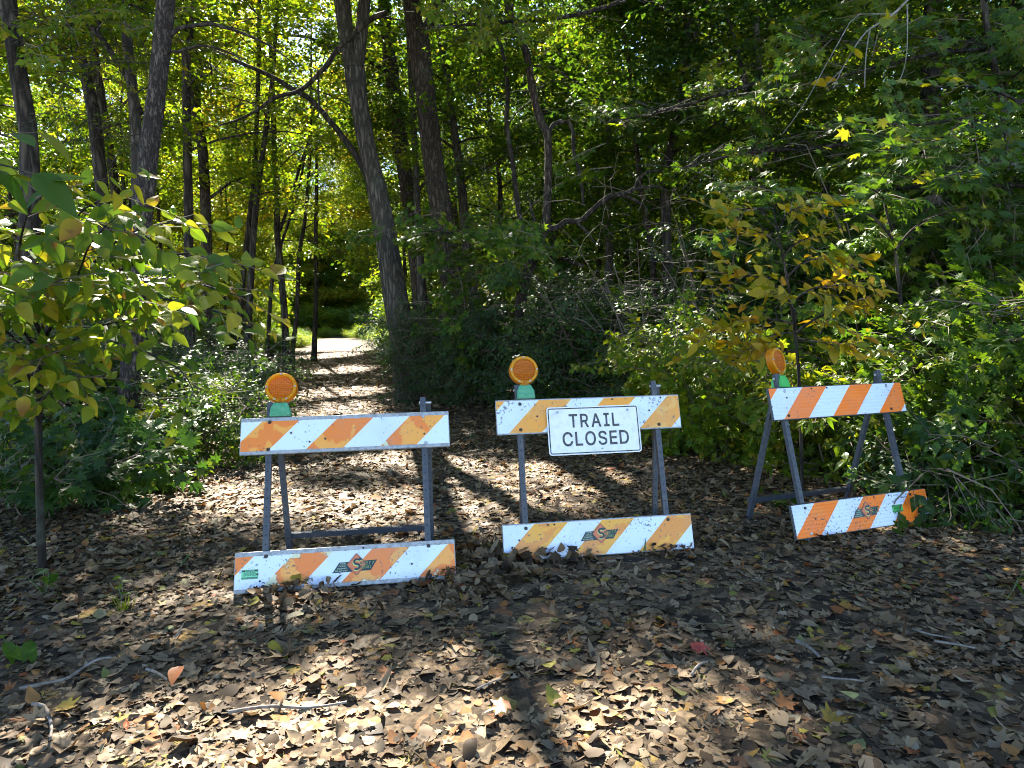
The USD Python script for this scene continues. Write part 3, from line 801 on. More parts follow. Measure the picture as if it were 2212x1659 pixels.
# TRAIL CLOSED
t, x, y, z = [np.array(a) for a in POSES[1]]
sg = thing('trail_closed_sign', 'white metal sign reading TRAIL CLOSED on the middle barricade', 'sign', mat=frame_matrix(t + .322 * x - .012 * y + .627 * z, x, y, z))
SW, SH = .608, .308
plate = sbox(0, 0, SW, SH).buffer(-.022).buffer(.022)
part(sg, 'plate', flat(plate, 0.0, .003), 'sign_white')
part(sg, 'border', flat(plate.buffer(-.0075).difference(plate.buffer(-.0145)), -.0030, .0005), 'sign_black')
part(sg, 'lettering', text('TRAIL', .083, .142, SH - .133, -.0030, .0005, bold=True, spacing=.021, width=.330), 'sign_black')
part(sg, 'lettering', text('CLOSED', .085, .092, .058, -.0030, .0005, bold=True, spacing=.018, width=.437), 'sign_black')
for bx in (.072, .535):
    part(sg, 'bolt', join([cyl(.009, .004, (bx, -.0045, SH - .033), n=14), cyl(.005, .004, (bx, -.0075, SH - .033), n=6)]), 'bolt_zinc')
part(sg, 'rivet', cyl(.004, .003, (.345, -.004, .032), n=8), 'bolt_dark')

# small sign deep on the left
o = at(456, 716, 22.5)
sg2 = thing('horse_trail_sign', 'small grey-white sign reading HORSES ON TRAIL beside the trail', 'sign', mat=frame_matrix(o, (.99, -.14, 0), (.14, .99, 0), (0, 0, 1)))
pl = sbox(-.15, -.22, .15, .22).buffer(-.03).buffer(.03)
part(sg2, 'plate', flat(pl, 0, .003), 'small_sign_white')
part(sg2, 'border', flat(pl.buffer(-.010).difference(pl.buffer(-.018)), -.003, .001), 'sign_black')
for s_, zz, w_ in (('HORSES', .065, .215), ('ON', -.03, .07), ('TRAIL', -.145, .165)):
    part(sg2, 'lettering', text(s_, .062, 0, zz, -.003, .001, spacing=.008, width=w_, center=True), 'sign_black')
part(sg2, 'post', boxm(-.03, .03, .004, .04, -o[2] - .1, .30), 'post_steel')

# ------------------------------------------------------------------ foliage pieces, shared as prototypes
def place_leaves(base, P, Rm, s):
    """many copies of one leaf: base (V, F), P (n,3), Rm (n,3,3), s (n,)"""
    V, F = base
    n, k = len(P), len(V)
    v = np.einsum('nij,kj->nki', Rm, V) * s[:, None, None] + P[:, None]
    f = (F[None] + (np.arange(n) * k)[:, None, None]).reshape(-1, 3)
    return v.reshape(-1, 3), f


def euler(yaw, pitch, roll):
    return Rot.from_euler('zyx', np.stack([yaw, pitch, roll], -1)).as_matrix()


def spray(r, kind, n_twigs, length, leaf, pairs, width=.5, droop=.35):
    """a flat leafy branch end: stem towards +x, side twigs, leaves in pairs. Returns leaves and wood."""
    P, Yw, S, wood = [], [], [], []
    stem = np.array([[0, 0, 0], [length * .5, r.normal() * .03, .02], [length, r.normal() * .05, -.06 * length]])
    wood.append(tube(stem, [.006, .004, .002], 3, cap=False))
    for i in range(n_twigs):
        u = (i + .6) / n_twigs
        b = stem[0] * (1 - u) + stem[2] * u
        side = (1 if i % 2 else -1)
        a = side * r.uniform(.5, 1.1) * (1 - .35 * u)
        tl = length * width * (1 - .45 * u) * r.uniform(.7, 1.2)
        e = b + np.array([math.cos(a), math.sin(a), r.normal() * .22]) * tl
        wood.append(tube([b, e], [.003, .0015], 3, cap=False))
        for q in range(pairs):
            w = (q + .7) / pairs
            for sd in (-1, 1):
                P.append(b * (1 - w) + e * w + r.normal(size=3) * .012); Yw.append(a + sd * r.uniform(.4, 1.1)); S.append(leaf * r.uniform(.65, 1.2))
    for q in range(3):
        P.append(stem[2]); Yw.append((q - 1) * .7); S.append(leaf * r.uniform(.8, 1.15))
    P, Yw, S = np.array(P), np.array(Yw), np.array(S)
    n = len(P)
    Rm = euler(Yw, droop + r.normal(size=n) * .28, r.normal(size=n) * .38)
    out = []
    for k in range(3):
        sel = np.arange(n) % 3 == k
        if kind == 'maple':
            base = leaf_maple(.25 + .15 * k, .08, r)
        elif kind == 'ovate':
            base = leaf_ovate(.58, 2, .12, .2 + .1 * k)
        elif kind == 'small':
            base = leaf_quad(.62, .10, .12 + .1 * k)
        else:
            base = leaf_ovate(.36, 4, .15, .25 + .1 * k)
        out.append(place_leaves(base, P[sel], Rm[sel], S[sel]))
    return [(join(out), None), (join(wood), 'twig')]


def clump(r, n, rad, thick, leaf, kind):
    """a layer of foliage seen from farther off: leaves on a few short twigs"""
    th = r.uniform(0, 6.28, n); q = rad * np.sqrt(r.random(n)) * (1 + .25 * np.sin(3 * th + r.random() * 6))
    P = np.stack([q * np.cos(th), q * np.sin(th), thick * (r.normal(size=n) * .5) - .25 * q ** 2 / rad], -1)
    Rm = euler(th + r.normal(size=n) * .9, .28 + r.normal(size=n) * .35, r.normal(size=n) * .42)
    s = leaf * r.uniform(.65, 1.25, n)
    h = n // 2
    a = place_leaves(leaf_fold(.62 if kind != 'maple' else .8), P[:h], Rm[:h], s[:h])
    b = place_leaves(leaf_fold(.75 if kind != 'maple' else .95), P[h:], Rm[h:], s[h:])
    return [(join([a, b]), None)]


r = np.random.default_rng(3)
PROTOS = {
    'maple': [spray(r, 'maple', 6, .55, .125, 2) for _ in range(3)],
    'ovate': [spray(r, 'ovate', 7, .50, .092, 3) for _ in range(3)],
    'small': [spray(r, 'small', 8, .42, .050, 4) for _ in range(3)],
    'narrow': [spray(r, 'narrow', 5, .5, .10, 3, droop=.7) for _ in range(2)],
    'mid': [clump(r, 72, .55, .16, .105, 'maple') for _ in range(3)],
    'mids': [clump(r, 80, .50, .22, .085, 'ovate') for _ in range(3)],
    'far': [clump(r, 75, .95, .30, .19, 'ovate') for _ in range(3)]}
RADIUS = {'maple': .35, 'ovate': .32, 'small': .25, 'narrow': .3, 'mid': .5, 'mids': .45, 'far': .85}

def move(path, loc, rot, scale):
    x = UsdGeom.Xformable(stage.GetPrimAtPath(path))
    x.ClearXformOpOrder()
    x.AddTranslateOp().Set(Gf.Vec3d(*map(float, loc)))
    x.AddRotateZOp().Set(float(rot))
    x.AddScaleOp().Set(Gf.Vec3f(float(scale)))


def dup(src, name, label, group, loc, rot, scale):
    path = numbered('/World', name)
    x = UsdGeom.Xform.Define(stage, path)
    was = stage.GetPrimAtPath(src).GetCustomData()
    x.GetPrim().GetReferences().AddInternalReference(src)
    x.GetPrim().SetInstanceable(True)
    move(path, loc, rot, scale)
    tag(x, label, was['category'], group)
    return path


SOURCES = {}


def copies(key, build, name, label, group, loc, rot, scale):
    """the first of a kind is built round the origin and moved to its place, the others are copies of it"""
    if key not in SOURCES:
        SOURCES[key] = build()
        move(SOURCES[key], loc, rot, scale)
        tag(stage.GetPrimAtPath(SOURCES[key]), label, None, group)
    else:
        dup(SOURCES[key], name, label, group, loc, rot, scale)


CROWNS = []       # path, foliage kind, look, positions, yaw, tilt a, tilt b, scale


def add_crown(parent, kind, look, P, yaw, scale, name='crown', tilt=.25, rr=None):
    rr = rr or rng
    P = np.asarray(P, float)
    n = len(P)
    CROWNS.append(dict(path=parent, name=name, kind=kind, look=look, P=P, yaw=np.asarray(yaw, float), ta=rr.normal(size=n) * tilt, tb=rr.normal(size=n) * tilt, s=np.asarray(scale, float)))
    return CROWNS[-1]


# ------------------------------------------------------------------ where the sun comes through to the ground (gaps in the crowns)
LIT = []
for cx, cy, ax, ay in [
        (430, 1075, 130, 40), (640, 1110, 130, 24), (830, 1120, 80, 20),
        (1150, 1565, 210, 62), (1010, 1500, 70, 24), (1440, 1525, 80, 26), (1320, 1630, 170, 36),
        (650, 1570, 60, 24), (390, 1300, 40, 18), (480, 1290, 40, 12), (700, 1640, 60, 20), (650, 1305, 50, 9),
        (1230, 1040, 80, 34), (1060, 1100, 55, 50), (1480, 980, 55, 22), (1610, 990, 80, 22),
        (620, 860, 55, 12), (730, 850, 80, 11), (700, 905, 120, 14), (700, 770, 55, 7), (740, 800, 50, 7), (640, 775, 35, 6), (725, 745, 36, 4), (740, 880, 60, 9), (850, 1000, 100, 12), (1020, 1015, 60, 12), (480, 960, 40, 14)]:
    c, e1, e2, e3 = gp(cx, cy), gp(cx + ax, cy), gp(cx, cy - ay), gp(cx, cy + ay)
    LIT.append((c[0], (e2[1] + e3[1]) / 2, abs(e1[0] - c[0]), abs(e2[1] - e3[1]) / 2))
LIT = np.array(LIT)
LIT = LIT[LIT[:, 1] < 90]


SUNNY = [(at(*p_[:3]), p_[3], p_[4]) for p_ in [(260, 590, 3.8, .5, .28), (90, 480, 3.6, .4, .28), (430, 590, 3.4, .35, .28), (1700, 620, 6.2, .7, .25), (1490, 790, 9, .6, .3), (1400, 640, 9.8, .55, .35), (430, 900, 7.6, .6, .25),
                                                  (1880, 740, 6.3, .5, .35), (2100, 650, 5.8, .5, .4), (1600, 850, 7.6, .5, .3), (1900, 270, 5.8, .5, .4), (1050, 560, 12.5, .7, .4), (1500, 850, 8.2, .45, .35), (1560, 900, 7.6, .45, .35), (1750, 860, 6.9, .45, .35), (1950, 800, 6, .45, .35), (2150, 780, 5.6, .5, .35), (2050, 930, 5.5, .4, .35), (1250, 700, 11, .5, .4), (1950, 450, 6.6, .5, .35), (200, 900, 7.2, .4, .4)]]


def shadow(P):
    return P[:, :2] - SUN[None, :2] * (P[:, 2] / SUN[2])[:, None]


def in_lit(S, margin):
    d = ((S[:, None, 0] - LIT[None, :, 0]) / (LIT[None, :, 2] + margin[:, None])) ** 2 + ((S[:, None, 1] - LIT[None, :, 1]) / (LIT[None, :, 3] + margin[:, None] * 1.1)) ** 2
    return d.min(1) < 1


# ------------------------------------------------------------------ trees
def px_path(pts, depth):
    """(x, y, width) in the 2212 wide picture, at one depth or with a depth of each -> points and radii"""
    P, R_ = [], []
    for p in pts:
        d = p[3] if len(p) > 3 else depth
        P.append(at(p[0], p[1], d)); R_.append(p[2] * d / FPX / 2)
    return np.array(P), np.array(R_)


def to_ground(P, R_, flare=1.35):
    """carry a trunk down into the ground"""
    z = float(ground_z(P[0, 0], P[0, 1])) - .12
    if P[0, 2] > z + .05:
        d = (P[0] - P[1]) / max(np.linalg.norm(P[0] - P[1]), 1e-6)
        d = np.array([d[0] * .6, d[1] * .6, -abs(d[2]) if abs(d[2]) > .3 else -1.0])
        k = (P[0, 2] - z) / -d[2]
        P = np.vstack([P[0] + d * k, P[0] + d * k * .5, P]); R_ = np.r_[R_[0] * flare, R_[0] * 1.06, R_]
    return P, R_


def limb_from(p, az, length, rise, r0, rr, n=6, sag=.25):
    t = np.linspace(0, 1, n)
    d = np.array([math.cos(az), math.sin(az)])
    w = np.cumsum(rr.normal(size=(n, 3)) * .05 * length, axis=0) * t[:, None]
    pts = np.stack([p[0] + d[0] * length * t, p[1] + d[1] * length * t, p[2] + length * (rise * t - sag * t ** 2)], -1) + w
    return pts, r0 * (1 - .82 * t)


def grow(path, P, R_, H, lo, spread, n_limbs, per, kind, look, rr, bark='bark_dark', scale=1.0, limb_r=.35, zmin=None, parts='branch', density=1.0, azr=None):
    """limbs on a trunk and foliage layers along them. One mesh per limb when there are few."""
    ms, C, yaw, sc = [], [], [], []
    top = np.interp
    for i in range(n_limbs):
        u = (i + rr.uniform(.1, .9)) / n_limbs
        z = lo + (H - lo) * u ** .9
        x, y = np.interp(z, P[:, 2], P[:, 0]), np.interp(z, P[:, 2], P[:, 1])
        rad = np.interp(z, P[:, 2], R_)
        az = i * 2.4 + rr.normal() * .4 if azr is None else rr.uniform(*azr)
        L = spread * (1 - .55 * max(0, u - .3)) * rr.uniform(.6, 1.15) * (.75 + .5 * min(u, .5))
        pts, rads = limb_from((x, y, z), az, L, rr.uniform(.1, .75), max(rad * limb_r, .012), rr, sag=rr.uniform(.1, .4))
        ms.append(tube(pts, rads, 5, cap=False))
        k = max(2, int(per * L / spread * density))
        t = .25 + .75 * np.sqrt(rr.random(k))
        c = np.stack([np.interp(t, np.linspace(0, 1, len(pts)), pts[:, q]) for q in range(3)], 1)
        off = rr.normal(size=(k, 3)) * np.array([.34, .34, .20]) * (.5 + .22 * L)
        c = c + off
        C.append(c); yaw.append(az + rr.normal(size=k) * .8); sc.append(scale * rr.uniform(.75, 1.25, k))
        # little side branches up to the foliage
        for q in range(0, k, 2):
            b = c[q] - off[q]
            ms.append(tube([b, b + off[q] * .6 + [0, 0, .03], c[q]], [.010, .007, .004], 3, cap=False))
    part(path, parts, join(ms), bark, kind='stuff')
    C = np.vstack(C); yaw = np.concatenate(yaw); sc = np.concatenate(sc)
    if zmin is not None:
        s_ = C[:, 2] > zmin
        C, yaw, sc = C[s_], yaw[s_], sc[s_]
    add_crown(path, kind, look, C, yaw, sc, rr=rr)


def big_tree(name, label, pts, depth, H, bark, lo, spread, n_limbs, per, kind, look, seed, forks=(), limbs=(), lean=(0, 0), group=None, base=True, density=1.0, scale=1.0):
    rr = np.random.default_rng(seed)
    P, R_ = px_path(pts, depth)
    o = np.argsort(P[:, 2]); P, R_ = P[o], R_[o]
    if base:
        P, R_ = to_ground(P, R_)
    T = thing(name, label, 'tree', group=group)
    top = P[-1]; nf = len(P)
    if not forks:
        d = P[-1] - P[-2]; d /= np.linalg.norm(d)
        hs = np.linspace(0, H - top[2], 4)[1:]
        if H > top[2]:
            P = np.vstack([P] + [top + np.array([d[0] * h * .7, d[1] * h * .5, h]) for h in hs]); R_ = np.r_[R_, R_[nf - 1] * np.array([.75, .45, .12])]
    p, q = resample(P, R_, max(20, int(len(P) * 5)))
    near = depth < 16
    part(T, 'trunk', tube(p, q, 18 if near else 9, rough=.13 if near else .06, seed=seed), bark, smooth=True)
    tops = [(P, R_)]
    for fk in forks:
        fp, fr = px_path(fk, depth)
        d = fp[-1] - fp[-2]; d /= np.linalg.norm(d)
        for h in np.linspace(0, max(.5, H - fp[-1][2]), 4)[1:]:
            fp = np.vstack([fp, fp[-1] + d * .0 + np.array([d[0] * .8, d[1] * .6, 1]) * (H - top[2]) / 3]); fr = np.r_[fr, fr[-1] * .65]
        p, q = resample(fp, fr, 22)
        part(T, 'trunk_fork', tube(p, q, 14, rough=.10, seed=seed + 5), bark, smooth=True)
        tops.append((fp, fr))
    for lm in limbs:
        lp, lr = px_path(lm, depth)
        p, q = resample(lp, lr, max(10, len(lm) * 4))
        p = p + np.cumsum(rr.normal(size=p.shape) * .004, axis=0)
        part(T, 'limb', tube(p, q, 8, rough=.12, seed=seed + 9), 'bark_dark', smooth=True)
    P2, R2 = tops[-1]
    grow(T, P2, R2, H, lo, spread, n_limbs, per, kind, look, rr, 'bark_dark', density=density, scale=scale)
    return T


def z6(x, y):  # helper for positions noted in a 1304 wide detail of the middle
    return 1026 + x / 2.195, y / 2.195


G_TRAILTREES = None
T1 = big_tree('maple_tree', 'tall grey leaning tree forking high up at the right edge of the trail',
              [(880, 790, 62), (872, 720, 52), (862, 660, 46), (848, 580, 43), (835, 500, 42), (818, 420, 40), (800, 350, 38), (786, 280, 38), (774, 210, 40), (766, 150, 46)], 13.5, 15.5, 'bark_grey', 8.0, 5.0, 16, 26, 'mid', 'leaf_green', 101,
              forks=[[(764, 160, 34), (750, 90, 32), (736, 0, 30), (722, -90, 28)], [(768, 165, 32), (777, 100, 28), (786, 20, 26), (792, -80, 25)]],
              limbs=[[(812, 425, 16), (795, 385, 15), (775, 345, 14), (742, 300, 13), (700, 250, 12), (665, 215, 11), (630, 195, 10), (594, 172, 9), (520, 140, 8), (455, 113, 7), (400, 98, 5), (372, 84, 3)]])
T2 = big_tree('maple_tree', 'tall brown-grey furrowed tree just right of the forked leaning tree',
              [(1018, 860, 56), (1005, 760, 52), (990, 690, 50), (975, 600, 49), (955, 470, 47), (935, 340, 45), (918, 200, 45), (902, 80, 48)], 14.5, 16, 'bark_brown', 7.5, 5.0, 16, 26, 'mid', 'leaf_green', 102,
              forks=[[(900, 90, 40), (890, 20, 36), (880, -60, 32)], [(906, 85, 26), (930, 45, 22), (950, 0, 20), (965, -60, 18)]])
big_tree('maple_tree', 'brown trunk standing behind the two big trees right of the trail',
         [(915, 760, 36), (905, 620, 34), (885, 450, 33), (868, 330, 33), (855, 230, 32), (842, 130, 30), (832, 40, 28)], 19, 17, 'bark_brown', 4.5, 4.0, 16, 14, 'mid', 'leaf_green', 103)
big_tree('maple_tree', 'thin straight trunk close against the brown trunk behind the big trees', [(915, 740, 16), (908, 600, 15), (897, 340, 14), (885, 120, 13)], 18, 14, 'bark_grey', 4.5, 2.6, 12, 10, 'mid', 'leaf_green', 104)
big_tree('maple_tree', 'slim trunk hugging the left side of the grey leaning tree', [(850, 730, 17), (841, 683, 15), (815, 500, 14), (795, 390, 13), (777, 282, 12), (762, 120, 11)], 15.5, 13, 'bark_grey', 4.5, 2.6, 10, 10, 'mid', 'leaf_lime', 105)
big_tree('box_elder_tree', 'crooked small tree with a long bare sideways limb among the right shrubs',
         [(1118, 850, 28), (1125, 660, 26), (1135, 600, 24), (1149, 569, 22), (1167, 524, 20), (1179, 483, 19), (1183, 410, 17), (1185, 330, 16), (1183, 292, 16), (1167, 260, 17), (1149, 182, 16), (1138, 118, 15), (1113, 59, 14), (1094, 0, 13)], 11.5, 10, 'bark_brown', 5.2, 2.8, 10, 12, 'mid', 'leaf_green', 106,
         limbs=[[(1180, 494, 14), (1205, 490, 13), (1222, 478, 12), (1249, 478, 12), (1281, 451, 11), (1322, 424, 11), (1349, 421, 10), (1372, 410, 9), (1409, 405, 7), (1440, 420, 4)],
                [(1340, 422, 8), (1370, 434, 7), (1395, 450, 5), (1385, 480, 3)], [(1185, 290, 9), (1200, 265, 9), (1220, 262, 8), (1236, 290, 8), (1240, 340, 8), (1250, 370, 8), (1256, 440, 6)], [(1245, 480, 7), (1265, 500, 6), (1285, 528, 4)],
                [(1370, 410, 7), (1400, 375, 6), (1430, 370, 5), (1470, 395, 3), (1500, 410, 2)], [(1171, 500, 7), (1155, 470, 6), (1148, 440, 4), (1140, 420, 3)]])
big_tree('box_elder_tree', 'very slender bent trunk left of the crooked small tree', [(1130, 840, 14), (1133, 560, 12), (1117, 433, 11), (1108, 355, 10), (1094, 260, 10), (1097, 200, 9), (1085, 109, 8), (1062, 50, 7)], 12.5, 9, 'bark_dark', 4.6, 2.0, 8, 9, 'mid', 'leaf_green', 107)
L1 = big_tree('hickory_tree', 'scaly rough-barked trunk standing alone at the left of the picture',
              [(265, 1020, 50), (272, 920, 46), (283, 820, 44), (288, 720, 43), (293, 640, 42), (302, 540, 41), (311, 440, 40), (322, 330, 39), (335, 230, 38), (346, 130, 37), (358, 0, 38)], 7.6, 12, 'bark_scaly', 6.4, 4.2, 14, 22, 'mid', 'leaf_lime', 108,
              limbs=[[(345, 95, 12), (369, 77, 10), (394, 64, 9), (447, 59, 8), (519, 77, 6), (594, 118, 4), (640, 150, 2)], [(343, 110, 9), (380, 112, 7), (430, 100, 6), (480, 110, 4), (540, 135, 2)]])
big_tree('ash_tree', 'smooth grey trunk with a dark leaning limb, left of the scaly trunk', [(305, 700, 26), (301, 560, 25), (297, 400, 24), (295, 300, 23), (286, 200, 22), (276, 100, 21), (265, 0, 20)], 10, 13, 'bark_grey', 5.4, 3.4, 12, 16, 'mid', 'leaf_lime', 109,
         limbs=[[(303, 245, 15), (290, 212, 14), (276, 172, 14), (251, 132, 13), (226, 97, 12), (193, 57, 12), (165, 21, 11), (130, -20, 10)], [(226, 97, 8), (215, 60, 7), (220, 20, 6), (240, -20, 5)]])
big_tree('ash_tree', 'straight dark trunk with a high fork right of the scaly trunk', [(410, 740, 21), (408, 600, 20), (407, 430, 19), (405, 358, 18), (403, 250, 18), (403, 143, 18), (398, 70, 18), (390, 0, 16)], 15, 16, 'bark_dark', 4.6, 3.4, 14, 14, 'mid', 'leaf_lime', 110,
         limbs=[[(402, 160, 9), (410, 110, 8), (416, 50, 8), (418, -30, 7)]])
big_tree('ash_tree', 'reddish brown trunk behind the straight forked trunk', [(452, 740, 23), (446, 500, 22), (438, 325, 21), (425, 250, 20), (420, 180, 20), (412, 60, 17)], 18, 15, 'bark_brown', 4.5, 3.2, 12, 12, 'mid', 'leaf_lime', 111)
big_tree('oak_tree', 'thick dark trunk at the left edge of the woods', [(30, 1010, 62), (40, 830, 52), (52, 640, 46), (66, 420, 40), (62, 300, 36), (45, 190, 34), (32, 100, 34), (16, 0, 33)], 8.6, 12, 'bark_dark', 5.6, 3.6, 12, 18, 'mid', 'leaf_lime', 112)
big_tree('oak_tree', 'dark forked trunk between the left edge trunk and the grey trunk', [(240, 720, 27), (228, 500, 26), (212, 330, 26), (197, 215, 26), (182, 150, 22), (168, 90, 20), (150, 0, 18)], 13, 14, 'bark_dark', 5.0, 3.4, 12, 16, 'mid', 'leaf_lime', 113,
         limbs=[[(213, 330, 16), (200, 260, 15), (195, 190, 13), (198, 120, 12), (190, 40, 10)]])
big_tree('oak_tree', 'big dark trunk rising behind the maple sprays on the right', [(2006, 780, 50), (2006, 600, 48), (2007, 440, 46), (2008, 300, 42), (2012, 150, 40), (2018, 0, 38)], 12.5, 15, 'bark_dark', 5.4, 4.4, 14, 22, 'mid', 'leaf_dark', 114)
big_tree('maple_tree', 'slender leaning trunk near the right edge of the picture', [(2140, 700, 20), (2163, 560, 18), (2177, 410, 17), (2180, 330, 16), (2172, 250, 15), (2150, 150, 14), (2136, 82, 13)], 8, 9, 'bark_grey', 3.6, 2.4, 10, 16, 'maple', 'leaf_green', 115)
big_tree('maple_tree', 'dark upright trunk in the middle of the right-hand woods', [(1445, 640, 25), (1440, 533, 23), (1436, 396, 22), (1455, 300, 19), (1472, 205, 17), (1479, 137, 16), (1488, 0, 15)], 14, 13, 'bark_dark', 4.2, 3.4, 14, 18, 'mid', 'leaf_dark', 116,
         limbs=[[(1479, 140, 10), (1495, 90, 9), (1512, 40, 8), (1530, -10, 7)]])
big_tree('maple_tree', 'thin trunk leaning left, right of the dark upright trunk', [(1640, 560, 14), (1633, 420, 12), (1622, 260, 11), (1609, 178, 10), (1582, 68, 9), (1559, 0, 8)], 12, 10, 'bark_dark', 3.8, 2.6, 12, 14, 'mid', 'leaf_dark', 117)
big_tree('maple_tree', 'twin thin trunk seen under the right maple sprays', [(2108, 560, 22), (2106, 410, 21), (2104, 300, 19), (2100, 120, 16)], 18, 14, 'bark_dark', 4.8, 3.0, 12, 14, 'mid', 'leaf_dark', 118)
for sd, lab, pts, d, lk in [
        (121, 'tall thin trunk left of the trail, leftmost of the slim row', [(512, 770, 14), (522, 638, 13), (536, 501, 12), (550, 364, 11), (554, 273, 10), (559, 120, 9), (560, 0, 8)], 19, 'leaf_lime'),
        (122, 'dark slim trunk crossing the leftmost slim trunk by the trail', [(534, 790, 17), (536, 724, 15), (545, 547, 14), (554, 433, 13), (573, 292, 11), (590, 150, 9)], 17.5, 'leaf_lime'),
        (123, 'dark trunk with a slanting side stem left of the trail', [(618, 770, 16), (616, 706, 15), (607, 592, 14), (598, 478, 13), (600, 433, 13), (593, 314, 12), (588, 180, 10)], 20, 'leaf_yellow'),
        (124, 'curving slim trunk at the left rim of the trail', [(632, 760, 11), (634, 738, 10), (641, 683, 9), (645, 569, 9), (661, 455, 8), (668, 355, 7), (672, 220, 6)], 23, 'leaf_yellow'),
        (125, 'straight slim trunk nearest the far bend of the trail', [(679, 745, 12), (680, 724, 11), (683, 615, 10), (682, 515, 9), (684, 380, 7)], 30, 'leaf_lime'),
        (126, 'short slanting stem among the slim trunks left of the trail', [(577, 780, 9), (579, 738, 9), (588, 606, 8), (610, 520, 6), (640, 430, 5)], 21, 'leaf_green')]:
    big_tree('slim_tree', lab, pts, d, 12 + (sd % 3), 'bark_dark', 4.0, 2.6, 12, 11, 'mid', lk, sd, limbs=([[(604, 501, 8), (623, 446, 7), (650, 350, 6), (668, 300, 4)]] if sd == 123 else ()))

def bough(label, pts, n, kind, look, seed, spread=.5):
    rq = np.random.default_rng(seed)
    T = thing('maple_bough', label, 'branch')
    P, R_ = px_path(pts, 8)
    p, q = resample(P, R_, 20)
    part(T, 'branch', tube(p, q, 6), 'bark_dark', smooth=True)
    u = rq.uniform(.1, 1, n) * 19
    c0 = np.stack([np.interp(u, np.arange(20), p[:, k]) for k in range(3)], 1)
    off = rq.normal(size=(n, 3)) * np.array([spread, spread, spread * .32])
    ms = [tube([c0[i], c0[i] + off[i] * .6 + [0, 0, .04], c0[i] + off[i]], [.006, .004, .002], 3, cap=False) for i in range(n)]
    part(T, 'side_branches', join(ms), 'bark_dark', kind='stuff')
    add_crown(T, kind, look, c0 + off, np.arctan2(off[:, 1], off[:, 0]) + rq.normal(size=n) * .4, rq.uniform(.75, 1.2, n), name='foliage', rr=rq)


bough('flat maple bough over the top of the yellow sapling, from the right edge', [(2380, 430, 12, 7.6), (2180, 400, 9, 7.5), (1980, 405, 7, 7.4), (1760, 430, 3, 7.3)], 60, 'maple', 'leaf_green', 201)
bough('high maple bough at the upper right before the big dark trunk', [(2380, 60, 12, 8.4), (2180, 100, 9, 8.2), (2000, 120, 7, 8.0), (1800, 170, 3, 8.0)], 60, 'maple', 'leaf_green', 202)
bough('maple bough spreading in the upper middle of the right woods', [(1720, 150, 10, 10), (1600, 190, 8, 9.8), (1450, 235, 6, 9.6), (1310, 265, 3, 9.5)], 64, 'maple', 'leaf_green', 203)
bough('leafy bough hanging across the top of the brown furrowed tree', [(1350, 0, 10, 10.5), (1200, 40, 8, 10.4), (1060, 50, 6, 10.3), (930, 60, 3, 10.2)], 60, 'ovate', 'leaf_lime', 204, .6)
bough('dark maple bough above the yellow sapling, left of the big dark trunk', [(1900, 300, 10, 9), (1760, 320, 8, 8.9), (1620, 330, 6, 8.8), (1470, 365, 3, 8.8)], 60, 'maple', 'leaf_green', 205)
bough('low maple bough in front of the foot of the brown furrowed tree', [(1260, 575, 9, 11.5), (1150, 540, 7, 11.5), (1050, 515, 5, 11.5), (940, 500, 3, 11.5)], 60, 'maple', 'leaf_green', 206, .55)
bough('maple bough filling the middle right between dark trunks', [(1680, 60, 10, 11), (1780, 90, 8, 10.8), (1880, 60, 6, 10.6), (1960, 40, 3, 10.5)], 50, 'maple', 'leaf_lime', 207, .6)
bough('leafy bough high above the scaly trunk at the upper left', [(330, -40, 10, 8.6), (230, 20, 8, 8.4), (120, 60, 6, 8.2), (0, 60, 3, 8.0)], 46, 'ovate', 'leaf_lime', 208, .55)

# the dead branch that hangs across the trail
T = thing('dead_branch', 'dark bare broken branch hanging crosswise above the trail', 'branch')
lp, lr = px_path([(836, 28, 11), (815, 34, 12), (790, 50, 12), (760, 78, 12), (735, 100, 11), (712, 135, 11), (688, 160, 10), (670, 178, 10), (640, 196, 9), (600, 205, 9), (562, 232, 7), (540, 245, 6), (510, 258, 5), (478, 268, 3)], 13.0)
p, q = resample(lp, lr, 50)
part(T, 'stem', tube(p + np.cumsum(rng.normal(size=p.shape) * .003, axis=0), q, 7, rough=.15, seed=4), 'bark_dark', smooth=True)
for tw in ([(688, 160, 5), (688, 200, 4), (690, 235, 4), (686, 255, 3)], [(512, 258, 4), (510, 285, 3), (522, 310, 2), (530, 330, 2)], [(560, 232, 4), (535, 222, 3), (500, 240, 2)], [(812, 34, 5), (840, 40, 4), (870, 44, 3)]):
    lp, lr = px_path(tw, 13.0)
    part(T, 'twig', tube(*resample(lp, lr, 9), 5), 'bark_dark')

# ------------------------------------------------------------------ the woods behind
rr = np.random.default_rng(77)
spots = []
tries = 0
fixed = [(-2.1, 13.5), (-.9, 14.5), (-5.1, 7.6), (0.2, 11.5), (-5.4, 10)]
while len(spots) < 150 and tries < 20000:
    tries += 1
    y = rr.uniform(11, 62) if rr.random() < .6 else rr.uniform(16, 36)
    x = rr.uniform(-.86 * y - 3, .86 * y + 3)
    if abs(x - trail_x(y)) < trail_w(y) + 1.0 + .02 * y:
        continue
    if (y < 17 and -6.5 < x < .5) or (y > 50 and abs(x + .25 * y) < 6) or (y < 24 and abs(x / y + .435) < .03):
        continue
    if any((x - a) ** 2 + (y - b) ** 2 < (1.45 + .015 * y) ** 2 for a, b in spots + fixed):
        continue
    spots.append((x, y))
LOOK_WORDS = {'leaf_lime': 'yellow-green', 'leaf_yellow': 'golden', 'leaf_green': 'green', 'leaf_dark': 'deep green'}
BARK_WORDS = {'bark_dark': 'dark', 'bark_brown': 'brown', 'bark_grey': 'grey'}


